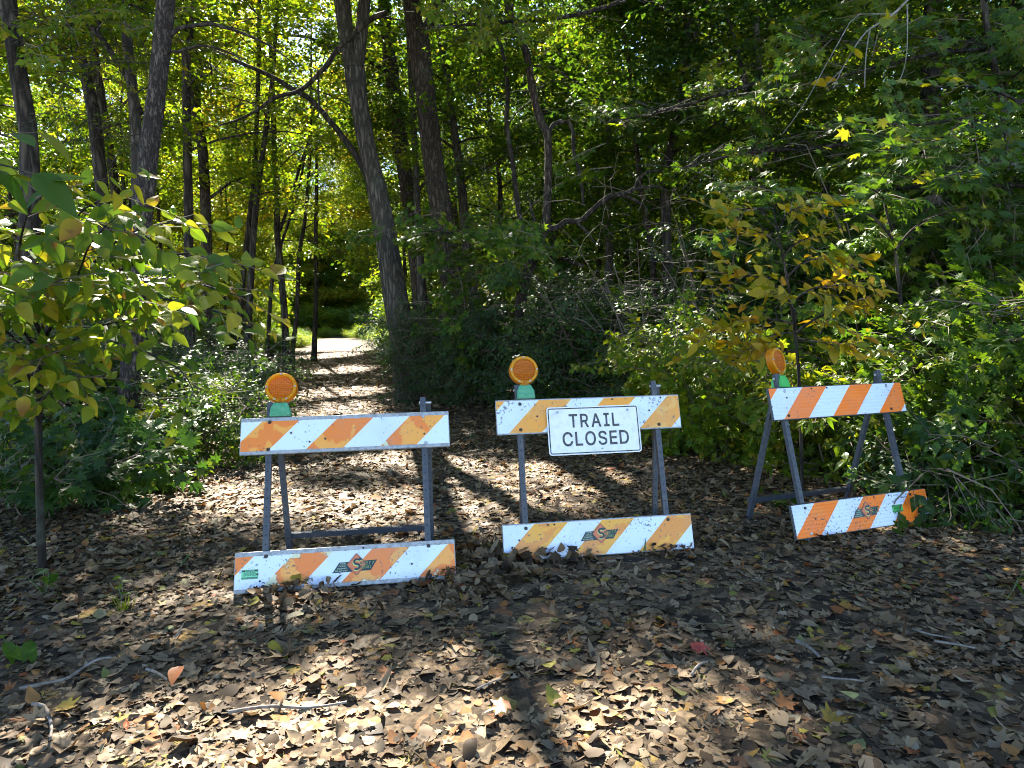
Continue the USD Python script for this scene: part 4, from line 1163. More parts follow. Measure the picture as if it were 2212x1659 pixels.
def wood_tree(T, x, y, z0, H, rad, bark, lk, lo, spread, limbs, per, kind, rr, density=1.0, scale=1.0):
    lean = rr.normal(size=2) * .35
    zz = np.linspace(-.15, H, 8)
    u = (zz + .15) / (H + .15)
    wob = np.cumsum(rr.normal(size=(8, 2)) * .09, axis=0)
    P = np.stack([x + lean[0] * u * 2 + wob[:, 0], y + lean[1] * u * 2 + wob[:, 1], z0 + zz], 1)
    R_ = rad * (1.0 - .9 * u ** 1.3)
    p, q = resample(P, R_, 18)
    part(T, 'trunk', tube(p, q, 7), bark, smooth=True)
    grow(T, P, R_, H, z0 + lo, spread, limbs, per, kind, lk, rr, density=density, scale=scale)


for x, y in spots:
    left = x < trail_x(y)
    z0 = float(ground_z(x, y))
    side = 'left' if left else 'right'
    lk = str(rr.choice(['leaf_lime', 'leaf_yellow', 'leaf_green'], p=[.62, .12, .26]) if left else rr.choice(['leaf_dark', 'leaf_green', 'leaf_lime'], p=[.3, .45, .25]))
    bark = ['bark_dark', 'bark_brown', 'bark_grey'][rr.integers(3)]
    stout = rr.random() < .25
    if y < 23:
        lab = '%s %s-barked tree with %s leaves in the woods %s of the trail' % ('stout' if stout else 'slender', BARK_WORDS[bark], LOOK_WORDS[lk], side)
        T = thing('woodland_tree', lab, 'tree', group='%s %s trees with %s leaves, %s woods' % ('stout' if stout else 'slender', BARK_WORDS[bark], LOOK_WORDS[lk], side))
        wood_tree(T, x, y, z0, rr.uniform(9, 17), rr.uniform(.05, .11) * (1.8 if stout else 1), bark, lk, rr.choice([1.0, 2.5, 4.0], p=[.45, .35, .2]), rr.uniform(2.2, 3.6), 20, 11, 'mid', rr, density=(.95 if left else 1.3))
    else:
        k = int(rr.integers(2))
        bark = ['bark_dark', 'bark_brown'][k]
        mid = y < 36
        where = '%s the %s woods' % ('halfway into' if mid else 'deep in', side)
        lab = 'tree with %s trunk and %s leaves %s' % (BARK_WORDS[bark], LOOK_WORDS[lk], where)

        def build():
            T = thing('woodland_tree', lab, 'tree')
            wood_tree(T, 0, 0, 0, 14 if mid else 15, .11, bark, lk, 1.2 + 1.2 * k, 3.4 if mid else 4.2, 24 if mid else 20, 11 if mid else 9, 'mid' if mid else 'far', rr, density=1.2)
            return T
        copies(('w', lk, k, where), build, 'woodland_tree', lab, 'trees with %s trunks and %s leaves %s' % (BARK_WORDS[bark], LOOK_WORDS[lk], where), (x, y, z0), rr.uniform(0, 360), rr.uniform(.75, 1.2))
# far-off trees that close the view
nf = 0
for i in range(90):
    if i < 48:
        y = rr.uniform(66, 120); x = -1.0 * y + 2.0 * y * (i + rr.random()) / 48
    else:
        y = rr.uniform(112.5, 128); x = -.25 * y + rr.normal() * 9
    if abs(x - trail_x(y)) < 3.6 or (abs(x + .25 * y) < 9 and y < 112):
        continue
    k = int(rr.integers(4))
    lk = ['leaf_lime', 'leaf_green', 'leaf_lime', 'leaf_yellow'][k]
    lab = ['tall yellow-green tree at the sunlit back of the woods', 'tall green tree at the back of the woods', 'slim yellow-green tree at the back of the woods', 'broad golden-leaved tree at the back of the woods'][k]

    def build():
        T = thing('woodland_tree', lab, 'tree')
        wood_tree(T, 0, 0, 0, 20, .2, 'bark_dark', lk, .6, 4.6 if k < 3 else 5.6, 24, 10, 'far', rr, density=1.2, scale=1.5)
        return T
    copies(('f', k), build, 'woodland_tree', lab, lab.replace('tree', 'trees'), (x, y, float(ground_z(x, y))), rr.uniform(0, 360), rr.uniform(.75, 1.2))


# ------------------------------------------------------------------ shrubs and undergrowth
def shrub(label, px, depth, h, rad, kind, look, n, seed, group=None, name='shrub', foot=None, loc=None, scale=1.0, zlo=.08):
    rr = np.random.default_rng(seed)
    if loc is None:
        b = at(px, 829, depth); loc = (b[0], b[1])
    z0 = float(ground_z(*loc))
    T = thing(name, label, 'shrub', group=group)
    ms, C, yaw, sc = [], [], [], []
    ns = max(4, int(n / 14))
    for i in range(ns):
        az = i * 2.4 + rr.normal() * .5
        L = h * rr.uniform(.65, 1.08)
        out = rad * rr.uniform(.35, 1.0)
        t = np.linspace(0, 1, 6)
        pts = np.stack([loc[0] + rr.normal() * .12 + math.cos(az) * out * t ** 1.3, loc[1] + rr.normal() * .12 + math.sin(az) * out * t ** 1.3, z0 - .03 + L * (1.15 * t - .15 * t ** 2)], -1)
        pts[1:-1] += rr.normal(size=(4, 3)) * .035
        ms.append(tube(pts, .011 * (1 - .75 * t) * (h / 1.6) ** .5, 4, cap=False))
        k = int(n / ns) + 1
        tt = (zlo + (1 - zlo) * rr.random(k) ** .75)
        c = np.stack([np.interp(tt, t, pts[:, q]) for q in range(3)], 1)
        a2 = rr.uniform(0, 6.28, k)
        off = np.stack([np.cos(a2), np.sin(a2), .12 * rr.normal(size=k)], 1) * (rad * .42 * rr.random(k))[:, None]
        C.append(c + off); yaw.append(a2); sc.append(scale * rr.uniform(.7, 1.2, k))
        for q in range(k):
            ms.append(tube([c[q], c[q] + off[q]], [.004, .002], 3, cap=False))
    part(T, 'stem', join(ms), 'twig')
    C = np.vstack(C); C[:, 2] = np.maximum(C[:, 2], z0 + .06)
    add_crown(T, kind, look, C, np.concatenate(yaw), np.concatenate(sc), name='foliage', rr=rr, tilt=.32)
    return T


S = 300
for lab, px, d, h, rad, kind, lk, n in [
        ('dark blue-green bush at the foot of the grey leaning tree', 925, 13.2, 1.7, 1.0, 'small', 'leaf_blue', 190),
        ('dark small-leaved bush under the brown furrowed tree', 1010, 12.6, 1.9, 1.1, 'small', 'leaf_blue', 210),
        ('layered green maple sapling hiding the brown furrowed trunk', 1050, 12.6, 3.3, 1.1, 'maple', 'leaf_green', 110),
        ('dark bush below the crooked small tree', 1120, 12.0, 1.9, 1.1, 'ovate', 'leaf_blue', 150),
        ('tall dark bush right of the crooked small tree', 1215, 11.2, 2.1, 1.2, 'small', 'leaf_blue', 230),
        ('dark bush behind the TRAIL CLOSED sign, under the bare limb', 1310, 10.6, 2.2, 1.2, 'ovate', 'leaf_dark', 150),
        ('glossy dark bush with sunlit leaf tips right of the bare limb', 1400, 9.8, 2.3, 1.2, 'small', 'leaf_blue', 240),
        ('sparkling low bush behind the right end of the middle barricade', 1490, 9.0, 1.5, 1.0, 'ovate', 'leaf_lime', 120),
        ('bright lobed-leaf shrub at the edge between middle and right barricades', 1500, 8.2, 1.0, .9, 'maple', 'leaf_lime', 60),
        ('leafy green bush behind the left side of the right barricade', 1590, 7.6, 1.5, 1.0, 'ovate', 'leaf_lime', 100),
        ('green lobed shrub behind the stripes of the right barricade', 1720, 6.9, 1.1, .9, 'maple', 'leaf_lime', 62),
        ('fresh green shrub behind the right side of the right barricade', 1850, 6.4, 1.2, .9, 'narrow', 'leaf_lime', 100),
        ('dense green shrub just right of the right barricade', 1990, 6.1, 1.5, .9, 'maple', 'leaf_green', 85),
        ('broad green shrub near the right edge of the picture', 2110, 5.8, 1.5, .9, 'ovate', 'leaf_green', 110),
        ('lowest green shrub in the right corner of the undergrowth', 2090, 5.2, .65, .6, 'ovate', 'leaf_dark', 70),
        ('shrub cut by the right edge of the picture', 2230, 5.3, 1.6, .8, 'maple', 'leaf_green', 110),
        ('tall leafy maple sapling behind the yellow sapling', 1900, 8.2, 3.1, 1.4, 'maple', 'leaf_green', 150),
        ('tall maple sapling left of the yellow sapling', 1560, 9.6, 3.0, 1.3, 'maple', 'leaf_dark', 140),
        ('tall maple sapling at the far right behind the slender trunk', 2200, 7.4, 3.4, 1.4, 'maple', 'leaf_green', 150),
        ('dark bushy sapling filling the gap behind the right shrubs', 1730, 9.4, 2.6, 1.4, 'ovate', 'leaf_dark', 190),
        ('dark bush deep in the right-hand gap', 2050, 8.6, 2.0, 1.3, 'narrow', 'leaf_dark', 150),
        ('dark green bush at the left rim of the trail behind the left barricade', 455, 11.0, 1.05, 1.0, 'small', 'leaf_blue', 190),
        ('shaded bush right of the scaly trunk', 385, 9.6, 1.2, 1.0, 'small', 'leaf_dark', 180),
        ('shaded low bush around the foot of the scaly trunk', 300, 8.2, 1.0, .9, 'ovate', 'leaf_dark', 60),
        ('sunny weed bush beside the left barricade', 440, 7.6, .85, .7, 'small', 'leaf_green', 90),
        ('dark lobed shrub left of the scaly trunk', 190, 7.2, 1.0, .9, 'maple', 'leaf_lime', 38),
        ('dark lobed seedlings at the left edge of the picture', 80, 5.6, .7, .8, 'maple', 'leaf_dark', 30),
        ('dark shrub behind the yellow sapling', 130, 8.6, 1.8, 1.1, 'ovate', 'leaf_dark', 90),
        ('low dark shrub on the left verge in front of the scaly trunk', 230, 6.4, .55, .7, 'maple', 'leaf_dark', 24),
        ('dark shrub at the far left between the trunks', 20, 7.4, 1.5, 1.0, 'ovate', 'leaf_green', 70),
        ('bush on the left of the trail below the horse sign', 495, 14.5, .9, 1.1, 'small', 'leaf_dark', 170),
        ('bush left of the horse sign', 370, 16.0, 2.0, 1.4, 'small', 'leaf_green', 190)]:
    S += 1
    shrub(lab, px, d, h, rad, kind, lk, n, S)
rr = np.random.default_rng(55)


def bush_at(x, y, h, left_, far_):
    k = int(rr.integers(2))
    lk = ['leaf_lime', 'leaf_green', 'leaf_lime'][rr.integers(3)] if left_ or far_ else ['leaf_green', 'leaf_dark', 'leaf_lime'][rr.integers(3)]
    side = 'at the back of the woods' if far_ else 'between the trees %s of the trail' % ('left' if left_ else 'right')
    tall = h > 1.4
    lab = '%s bush with %s leaves %s' % (('tall', 'low')[not tall] if not far_ else ('broad', 'upright')[k], LOOK_WORDS[lk], side)

    def build():
        return shrub(lab, 0, 0, 3.2 if far_ else (2.4 if tall else 1.0), 2.0 if far_ else (1.3 if tall else 1.0), 'far' if far_ else 'mids', lk, 46 if far_ else (95 if tall else 46), 500 + len(SOURCES), name='undergrowth_bush', loc=(0, 0))
    copies(('b', lk, side, tall, k), build, 'undergrowth_bush', lab, lab.replace('bush', 'bushes'), (x, y, float(ground_z(x, y))), rr.uniform(0, 360), h / (3.2 if far_ else (2.4 if tall else 1.0)))


for i in range(96):
    y = rr.uniform(12, 56)
    left = rr.random() < .45
    w = trail_w(y) + .5
    if rr.random() < .5:
        x = trail_x(y) + (-1 if left else 1) * (w + rr.uniform(.2, 2.0) + .4)
        h = rr.uniform(.6, 1.3)
    else:
        x = rr.uniform(-.85 * y, trail_x(y) - w - 1.6) if left else rr.uniform(trail_x(y) + w + 1.6, .85 * y)
        h = rr.uniform(1.2, 3.4)
    if y < 18 and x > -3.5:
        continue
    if y < 24 and abs(x / y + .435) < .06:
        continue
    bush_at(x, y, h, left, False)
for i in range(84):
    y = rr.uniform(58, 108); x = -.9 * y + 1.8 * y * (i + rr.random()) / 64
    if i >= 64:
        y = rr.uniform(103, 114); x = -.25 * y + rr.normal() * 8
    if abs(x - trail_x(y)) < 4.2:
        continue
    bush_at(x, y, rr.uniform(2.2, 5.0), True, True)
for i in range(64):
    y = rr.uniform(40, 104); sd_ = rr.choice([-1, 1])
    x = trail_x(y) + sd_ * (trail_w(y) + .9 + rr.exponential(3.0)) if y < 100 else -.25 * y + rr.normal() * 7
    if abs(x - trail_x(y)) > trail_w(y) + .7:
        bush_at(x, y, rr.uniform(.7, 1.4), True, False)


# ------------------------------------------------------------------ near saplings, leaf by leaf
def leafy(parent, branches, kind, look, leaf, spacing, twig, droop, rr, limit=300, keep_px=None, wood='twig'):
    """branches: arrays of points with radii. Twigs alternate along them, leaves hang from the twigs; each leaf is a mesh of its own up to the limit."""
    ms, L = [], []
    for pts, rads in branches:
        p, q = resample(pts, rads, 16)
        part(parent, 'branch', tube(p, q, 6), wood if wood != 'twig' else 'bark_dark', smooth=True)
        s = np.r_[0, np.cumsum(np.linalg.norm(np.diff(p, axis=0), axis=1))]
        pos_, side = s[-1] * .22, 1
        while pos_ < s[-1]:
            b = np.array([np.interp(pos_, s, p[:, k]) for k in range(3)])
            d = p[min(len(p) - 1, np.searchsorted(s, pos_) + 1)] - b
            d = d / (np.linalg.norm(d) + 1e-9)
            sd = np.cross(d, [0, 0, 1.0]); sd /= np.linalg.norm(sd) + 1e-9
            e_dir = d * rr.uniform(.4, 1) + sd * side * rr.uniform(.5, 1.1) + np.array([0, 0, rr.normal() * .35 + .05])
            e_dir /= np.linalg.norm(e_dir)
            tl = twig * rr.uniform(.5, 1.25)
            e = b + e_dir * tl - np.array([0, 0, .12 * tl])
            ms.append(tube([b, (b + e) / 2 + [0, 0, .02 * tl], e], [.0035, .0025, .0012], 3, cap=False))
            k = max(2, int(tl / .055))
            for j in range(k):
                w = (j + 1) / k
                base = b * (1 - w) + e * w
                yaw0 = math.atan2(e_dir[1], e_dir[0])
                L.append((base, yaw0 + (rr.uniform(.5, 1.2) * (1 if j % 2 else -1) if j < k - 1 else rr.normal() * .3), droop + rr.normal() * .3, rr.normal() * .45, leaf * rr.uniform(.6, 1.2)))
            pos_ += spacing * rr.uniform(.6, 1.4); side = -side
    part(parent, 'twigs', join(ms), wood, kind='stuff')
    L.sort(key=lambda a: np.linalg.norm(a[0] - EYE) / a[4])
    rest = []
    for i, (b, yw, pt, rl, s) in enumerate(L):
        if kind == 'maple':
            V, F = leaf_maple(rr.uniform(.1, .5), .10, rr)
        elif kind == 'round':
            V, F = leaf_ovate(rr.uniform(.72, .88), 6, rr.normal() * .08 + .08, rr.uniform(.05, .4))
        else:
            V, F = leaf_ovate(rr.uniform(.46, .62), 6, rr.normal() * .10 + .10, rr.uniform(.0, .45))
        V = crumple(V, rr, .018)
        v = V * s @ (Rot.from_euler('x', rr.uniform(.1, .8)).as_matrix() @ rotm(yw, pt, rl)).T + b
        if i < limit:
            part(parent, 'leaf', (v, F), smooth=True, mat=look + ('_%d' % rr.integers(6) if look in ('leaf_near', 'leaf_gold', 'leaf_maple') else ''))
        else:
            rest.append((v, F))
    if rest:
        part(parent, 'foliage', join(rest), look + ('_2' if look in ('leaf_near', 'leaf_gold', 'leaf_maple') else ''), kind='stuff')
    return len(L)


def br(pts, d):
    return px_path(pts, d)


rr = np.random.default_rng(9)
T = thing('yellow_sapling', 'near yellow-green sapling with large drooping leaves at the left edge', 'sapling')
P, R_ = px_path([(84, 1010, 15), (84, 890, 14), (88, 790, 13), (92, 735, 12), (120, 690, 10), (150, 640, 9)], 4.3)
P, R_ = to_ground(P[::-1][::-1], R_)
part(T, 'stem', tube(*resample(P, R_, 24), 9, rough=.08), 'bark_dark', smooth=True)
print('left sapling leaves', leafy(T, [
    br([(90, 745, 9, 4.3), (150, 650, 8, 4.1), (240, 590, 6, 3.8), (330, 560, 5, 3.5), (420, 545, 4, 3.3), (500, 570, 2, 3.2)], 4),
    br([(150, 640, 8, 4.1), (210, 560, 6, 3.8), (290, 500, 5, 3.6), (380, 480, 3, 3.5)], 4),
    br([(92, 735, 8, 4.3), (60, 650, 7, 3.9), (40, 560, 6, 3.6), (60, 460, 4, 3.4), (90, 390, 2, 3.3)], 4),
    br([(88, 790, 7, 4.3), (150, 740, 6, 4.2), (230, 700, 5, 4.0), (310, 690, 3, 3.9)], 4),
    br([(88, 800, 6, 4.3), (40, 740, 5, 4.0), (-20, 690, 4, 3.7)], 4),
    br([(120, 690, 6, 4.2), (170, 590, 5, 3.6), (200, 520, 4, 3.2), (250, 470, 2, 3.0)], 4),
    br([(92, 720, 6, 4.2), (20, 620, 5, 3.6), (-40, 560, 4, 3.3)], 4),
    br([(240, 700, 4, 4.2), (330, 770, 4, 4.3), (390, 800, 3, 4.4), (420, 850, 2, 4.4)], 4),
    br([(330, 640, 5, 4.6), (420, 660, 4, 4.6), (490, 680, 3, 4.5), (540, 695, 2, 4.5)], 4),
    br([(150, 650, 7, 4.1), (260, 620, 5, 3.6), (370, 600, 4, 3.3), (450, 620, 3, 3.2), (520, 640, 2, 3.2)], 4),
    br([(92, 735, 7, 4.3), (130, 560, 5, 3.8), (200, 440, 4, 3.6), (290, 420, 2, 3.6)], 4),
    br([(88, 760, 7, 4.3), (30, 680, 5, 3.8), (90, 620, 4, 3.3), (150, 600, 2, 3.1)], 4),
    br([(150, 640, 7, 4.1), (240, 640, 5, 3.8), (300, 650, 3, 3.5)], 4),
    br([(88, 800, 6, 4.3), (30, 830, 4, 4.2), (-10, 860, 3, 4.1)], 4),
    br([(84, 880, 6, 4.3), (130, 830, 4, 4.1), (200, 810, 3, 4.0)], 4), br([(84, 920, 6, 4.3), (50, 880, 4, 4.1), (10, 880, 3, 4.0)], 4), br([(86, 850, 6, 4.3), (60, 800, 4, 4.0), (100, 770, 3, 3.8)], 4)],
    'ovate', 'leaf_near', .112, .060, .30, .6, rr))
T = thing('green_leaf_branch', 'large dark green leaves reaching in at the upper left edge', 'branch')
leafy(T, [br([(-160, 360, 8, 2.4), (-60, 350, 6, 2.3), (20, 360, 4, 2.2), (70, 380, 2, 2.15)], 2.2), br([(-160, 330, 7, 2.6), (-60, 290, 6, 2.5), (30, 300, 3, 2.4)], 2.4)], 'ovate', 'leaf_green', .15, .10, .10, .5, rr, limit=40)
T = thing('yellow_sapling', 'yellow-gold sapling with pointed leaves behind the right barricade', 'sapling')
P, R_ = px_path([(1730, 930, 10), (1725, 800, 9), (1715, 700, 8), (1700, 600, 7), (1680, 500, 5), (1670, 450, 3)], 5.75)
P, R_ = to_ground(P, R_)
part(T, 'stem', tube(*resample(P, R_ * .8, 20), 7), 'bark_dark', smooth=True)
print('right sapling leaves', leafy(T, [
    br([(1715, 700, 6), (1650, 690, 5), (1590, 700, 3), (1530, 720, 2)], 5.7), br([(1705, 640, 6), (1640, 600, 4), (1560, 590, 2)], 5.7),
    br([(1700, 600, 6), (1760, 560, 4), (1830, 570, 2)], 5.6), br([(1690, 540, 5), (1640, 500, 4), (1590, 490, 2)], 5.7), br([(1680, 500, 5), (1720, 450, 3), (1780, 440, 2)], 5.7),
    br([(1718, 720, 6), (1780, 680, 5), (1850, 660, 4), (1910, 670, 2)], 5.5), br([(1722, 760, 6), (1660, 760, 5), (1580, 780, 3)], 5.6), br([(1670, 450, 4), (1620, 450, 3), (1550, 455, 2)], 5.5), br([(1690, 560, 5), (1730, 520, 4), (1770, 510, 2)], 5.7),
    br([(1720, 690, 5), (1690, 640, 4), (1650, 640, 2)], 5.4), br([(1722, 730, 5), (1770, 740, 4), (1840, 750, 2)], 5.4), br([(1712, 650, 5), (1770, 620, 4), (1840, 615, 2)], 5.5), br([(1722, 720, 5), (1690, 720, 4), (1640, 735, 2)], 5.4)],
    'ovate', 'leaf_gold', .12, .034, .30, .35, rr))
T = thing('maple_sapling', 'maple sapling with wide flat sprays of lobed leaves right of the yellow sapling', 'sapling')
P, R_ = px_path([(1960, 1000, 12), (1955, 800, 11), (1945, 650, 9), (1930, 520, 7), (1910, 440, 5)], 6.9)
P, R_ = to_ground(P, R_)
part(T, 'stem', tube(*resample(P, R_, 20), 7), 'bark_dark', smooth=True)
print('maple sapling leaves', leafy(T, [
    br([(1930, 520, 6), (1860, 450, 5), (1780, 420, 4), (1700, 410, 2)], 6.4), br([(1935, 540, 6), (2010, 470, 5), (2090, 450, 3), (2160, 470, 2)], 6.6), br([(1945, 640, 6), (1880, 590, 4), (1830, 560, 2)], 6.5),
    br([(1950, 700, 6), (2030, 640, 5), (2110, 620, 3)], 6.5), br([(1915, 450, 5), (1900, 420, 4), (1850, 400, 2)], 6.5), br([(1950, 760, 6), (2050, 730, 5), (2150, 720, 3)], 6.3)],
    'maple', 'leaf_maple', .115, .07, .32, .2, rr))
T = thing('maple_branch', 'flat maple branch with bright leaf tips reaching in from the right, above the yellow sapling', 'branch')
print('maple branch leaves', leafy(T, [
    br([(2330, 180, 12, 6.6), (2200, 220, 9, 6.3), (2080, 255, 7, 6.0), (1960, 270, 5, 5.8), (1820, 262, 3, 5.6)], 6), br([(2200, 220, 7, 6.3), (2120, 190, 5, 6.0), (2020, 190, 3, 5.8)], 6), br([(2080, 255, 6, 6.0), (2000, 310, 4, 5.8), (1900, 320, 3, 5.7)], 6),
    br([(2330, 300, 9, 6.0), (2230, 330, 7, 5.8), (2120, 360, 5, 5.6), (2050, 380, 2, 5.5)], 6)], 'maple', 'leaf_maple', .11, .075, .32, .2, rr, limit=280))
T = thing('yellow_leaf_twig', 'thin bare twig with a few yellow leaves hanging at the top right', 'branch')
leafy(T, [br([(1990, -40, 6), (1930, 30, 5), (1870, 70, 3), (1830, 130, 2), (1800, 190, 1.5)], 3.4)], 'round', 'leaf_gold', .075, .16, .10, .7, rr, limit=60, wood='twig_grey')
ms = [tube(*resample(*px_path(t_, 3.4), 12), 4, cap=False) for t_ in ([(1930, 30, 3), (1850, 30, 2), (1830, 60, 2), (1790, 130, 1.5), (1740, 220, 1.2), (1690, 290, 1)], [(1960, 10, 3), (1960, 90, 2), (1955, 140, 1.5), (1940, 180, 1)], [(1880, 60, 3), (1870, 130, 2), (1868, 190, 1.5)])]
part(T, 'side_twig', join(ms), 'twig_grey', kind='stuff')

def twig_tangle(label, region, depth, n, seed, mat='twig_grey', length=.9):
    rq = np.random.default_rng(seed)
    T = thing('bare_twigs', label, 'twigs')
    ms = []
    for i in range(n):
        px, py = rq.uniform(region[0], region[2]), rq.uniform(region[1], region[3])
        p0 = at(px, py, depth + rq.normal() * .5)
        d = np.array([rq.normal(), rq.normal() * .5, rq.normal() * .7]); d /= np.linalg.norm(d)
        L = length * rq.uniform(.4, 1.5)
        t_ = np.linspace(0, 1, 6)[:, None]
        pts = p0 + d * L * t_ + np.array([0, 0, -.35 * L]) * t_ ** 2 + np.cumsum(rq.normal(size=(6, 3)) * .03 * L, axis=0)
        ms.append(tube(pts, np.linspace(.0055, .0015, 6), 4, cap=False))
        for q in range(3):
            k = rq.integers(1, 5)
            e = pts[k] + rq.normal(size=3) * .16 * L + d * .12
            ms.append(tube([pts[k], (pts[k] + e) / 2 + rq.normal(size=3) * .015, e], [.003, .002, .001], 3, cap=False))
    part(T, 'twigs', join(ms), mat, kind='stuff')


twig_tangle('tangle of bare grey twigs over the shrubs behind the TRAIL CLOSED sign', (1190, 370, 1500, 600), 10.6, 34, 1, 'twig')
twig_tangle('thin bare twigs round the limbs left of the scaly trunk', (60, 40, 360, 330), 8.2, 60, 2, 'bark_dark', 1.1)
twig_tangle('bare drooping twigs between the grey leaning tree and the scaly trunk', (420, 60, 760, 330), 12.0, 40, 3, 'bark_dark', 1.2)
twig_tangle('bare thin twigs beside the brown furrowed tree', (930, 130, 1200, 420), 12.5, 40, 4, 'bark_dark', 1.1)

# ------------------------------------------------------------------ small things on the ground
for lab, mat_, px, py, kind, s in [
        ('red maple leaf lying in the litter right of centre', 'fall_red', 1516, 1422, 'maple', .095), ('dark red leaf lying far right on the ground', 'fall_red', 2060, 1311, 'maple', .07),
        ('yellow leaf lying in front of the middle barricade', 'fall_yellow', 1187, 1459, 'ovate', .085), ('yellow leaf lying below the left barricade sticker', 'fall_yellow', 749, 1510, 'ovate', .085),
        ('pale yellow-green leaf lying in the right foreground', 'fall_pale', 1827, 1526, 'ovate', .10), ('pale leaf near the foot of the right barricade', 'fall_pale', 1792, 1187, 'ovate', .07),
        ('pale green leaf propped on the lower rail of the middle barricade', 'fall_green', 1387, 1197, 'ovate', .13), ('fresh green leaf standing left of the left barricade', 'fall_green', 398, 1232, 'ovate', .11),
        ('orange leaf lying at the bottom left', 'fall_orange', 380, 1487, 'ovate', .09), ('orange-brown curled leaf in the sunny patch at the bottom', 'fall_orange', 1075, 1555, 'maple', .10), ('rust leaf in the sunny patch behind the left barricade', 'fall_orange', 740, 1085, 'ovate', .09)]:
    if mat_ not in _names:
        _names[mat_] = 1
        c = {'fall_red': (.32, .045, .03), 'fall_yellow': (.45, .36, .03), 'fall_pale': (.46, .43, .14), 'fall_green': (.09, .17, .05), 'fall_orange': (.38, .12, .02)}[mat_]
        rgb_mat(mat_, c, .5, noise=(tuple(a * .6 for a in c), 40, .5, .7))
    V, F = leaf_maple(.4, .1, rr) if kind == 'maple' else leaf_ovate(.72, 6, .12, .25)
    V = crumple(V - [.5, 0, 0], rr, .03)
    up = 'propped' in lab or 'standing' in lab
    v = V * s @ rotm(rr.uniform(0, 6.28) if not up else -1.9, -.9 if up else rr.normal() * .15, rr.normal() * .15).T
    g = gp(px, py)
    v = v - [0, 0, v[:, 2].min()] + np.array([g[0], g[1], (.035 if up else .034)])
    pth = numbered('/World', 'fallen_leaf')
    usdkit.mesh(stage, pth, (v, F), '/World/Looks/' + mat_, smooth=True)
    tag(stage.GetPrimAtPath(pth), lab, 'leaf')
for lab, pts, w in [
        ('long grey twig curving across the left foreground', [(45, 1507), (105, 1497), (150, 1481), (185, 1457), (216, 1445), (244, 1438)], .016),
        ('hooked grey twig in the bottom left corner', [(72, 1542), (94, 1548), (108, 1568), (113, 1596), (110, 1624)], .015),
        ('long knobbly twig in the bottom foreground', [(495, 1561), (541, 1555), (593, 1544), (663, 1549), (750, 1541)], .015),
        ('short twig between the two left foreground twigs', [(318, 1464), (345, 1478), (362, 1486)], .012),
        ('straight pale stick right of the centre foreground', [(1720, 1403), (1748, 1420), (1770, 1436)], .018),
        ('thin pale stick below the straight stick', [(1775, 1482), (1819, 1490), (1867, 1490)], .010),
        ('upper grey stick of the pair at the right edge', [(1972, 1377), (2020, 1393), (2053, 1395)], .011),
        ('lower grey stick of the pair at the right edge', [(2017, 1403), (2058, 1412), (2105, 1417)], .013),
        ('bent brown twig right of the red maple leaf', [(1495, 1478), (1508, 1460), (1528, 1447)], .013),
        ('small twig in the sunny patch at the bottom centre', [(1030, 1510), (1060, 1498), (1085, 1485)], .009)]:
    P = np.array([gp(*p_) for p_ in pts]); P[:, 2] = .040 + .006 * np.sin(np.arange(len(P)) * 2)
    p, q = resample(P, np.linspace(w, w * .6, len(P)) / 2, 22)
    pth = numbered('/World', 'fallen_twig')
    usdkit.mesh(stage, pth, tube(p, q, 7, rough=.25, seed=len(lab)), '/World/Looks/twig_grey', smooth=True)
    tag(stage.GetPrimAtPath(pth), lab, 'twig')

# seedlings on the ground
for lab, px, py, n, s, lk in [('green seedling with drooping leaves at the left edge', 95, 1290, 9, .085, 'leaf_green'), ('small green seedling in the lower left corner', 32, 1432, 7, .09, 'leaf_green'), ('tuft of small weeds in the sunny patch at the left', 260, 1305, 8, .05, 'leaf_lime'),
                              ('tiny green seedling in front of the right barricade', 1708, 1106, 5, .06, 'leaf_green'), ('tiny seedling near the right shrub edge', 2170, 1300, 5, .07, 'leaf_green'), ('round-leaved plant at the left foot of the right barricade', 1700, 1105, 5, .11, 'leaf_dark')]:
    g = gp(px, py)
    T = thing('seedling', lab, 'seedling', loc=(g[0], g[1], 0))
    ms = []
    for i in range(max(2, n // 3)):
        e = np.array([rr.normal() * .05, rr.normal() * .05, rr.uniform(.09, .17)])
        part(T, 'stem', tube([[0, 0, .0], e * .5 + [.01, 0, 0], e], [.003, .0025, .0015], 4), 'stem_green')
        for j in range(3):
            V, F = leaf_ovate(.55, 5, .1, .35)
            part(T, 'leaf', (V * s * rr.uniform(.7, 1.2) @ rotm(rr.uniform(0, 6.28), .25 + rr.normal() * .25, rr.normal() * .3).T + e * (1 - .22 * j), F), lk)
for lab, px, py in [('thin grass tuft in the left sunny patch', 270, 1325), ('thin grass tuft at the foot of the right shrubs', 1640, 1070), ('dry grass tuft beside the left barricade', 512, 930)]:
    g = gp(px, py)
    T = thing('grass_tuft', lab, 'grass', loc=(g[0], g[1], 0))
    ms = []
    for i in range(26):
        az, L = rr.uniform(0, 6.28), rr.uniform(.04, .12) * (2.2 if 'dry' in lab else 1)
        d = np.array([math.cos(az), math.sin(az)])
        b = np.r_[d * rr.uniform(0, .04), .02]
        m1 = b + np.r_[d * L * .3, L * .6]; m2 = b + np.r_[d * L * .75, L * .75]
        wv = np.r_[-d[1], d[0], 0] * .0022
        ms.append((np.array([b - wv, b + wv, m1 - wv, m1 + wv, m2]), np.array([[0, 1, 3], [0, 3, 2], [2, 3, 4]])))
    part(T, 'blades', join(ms), 'leaf_lime' if 'dry' not in lab else 'leaf_yellow', kind='stuff')

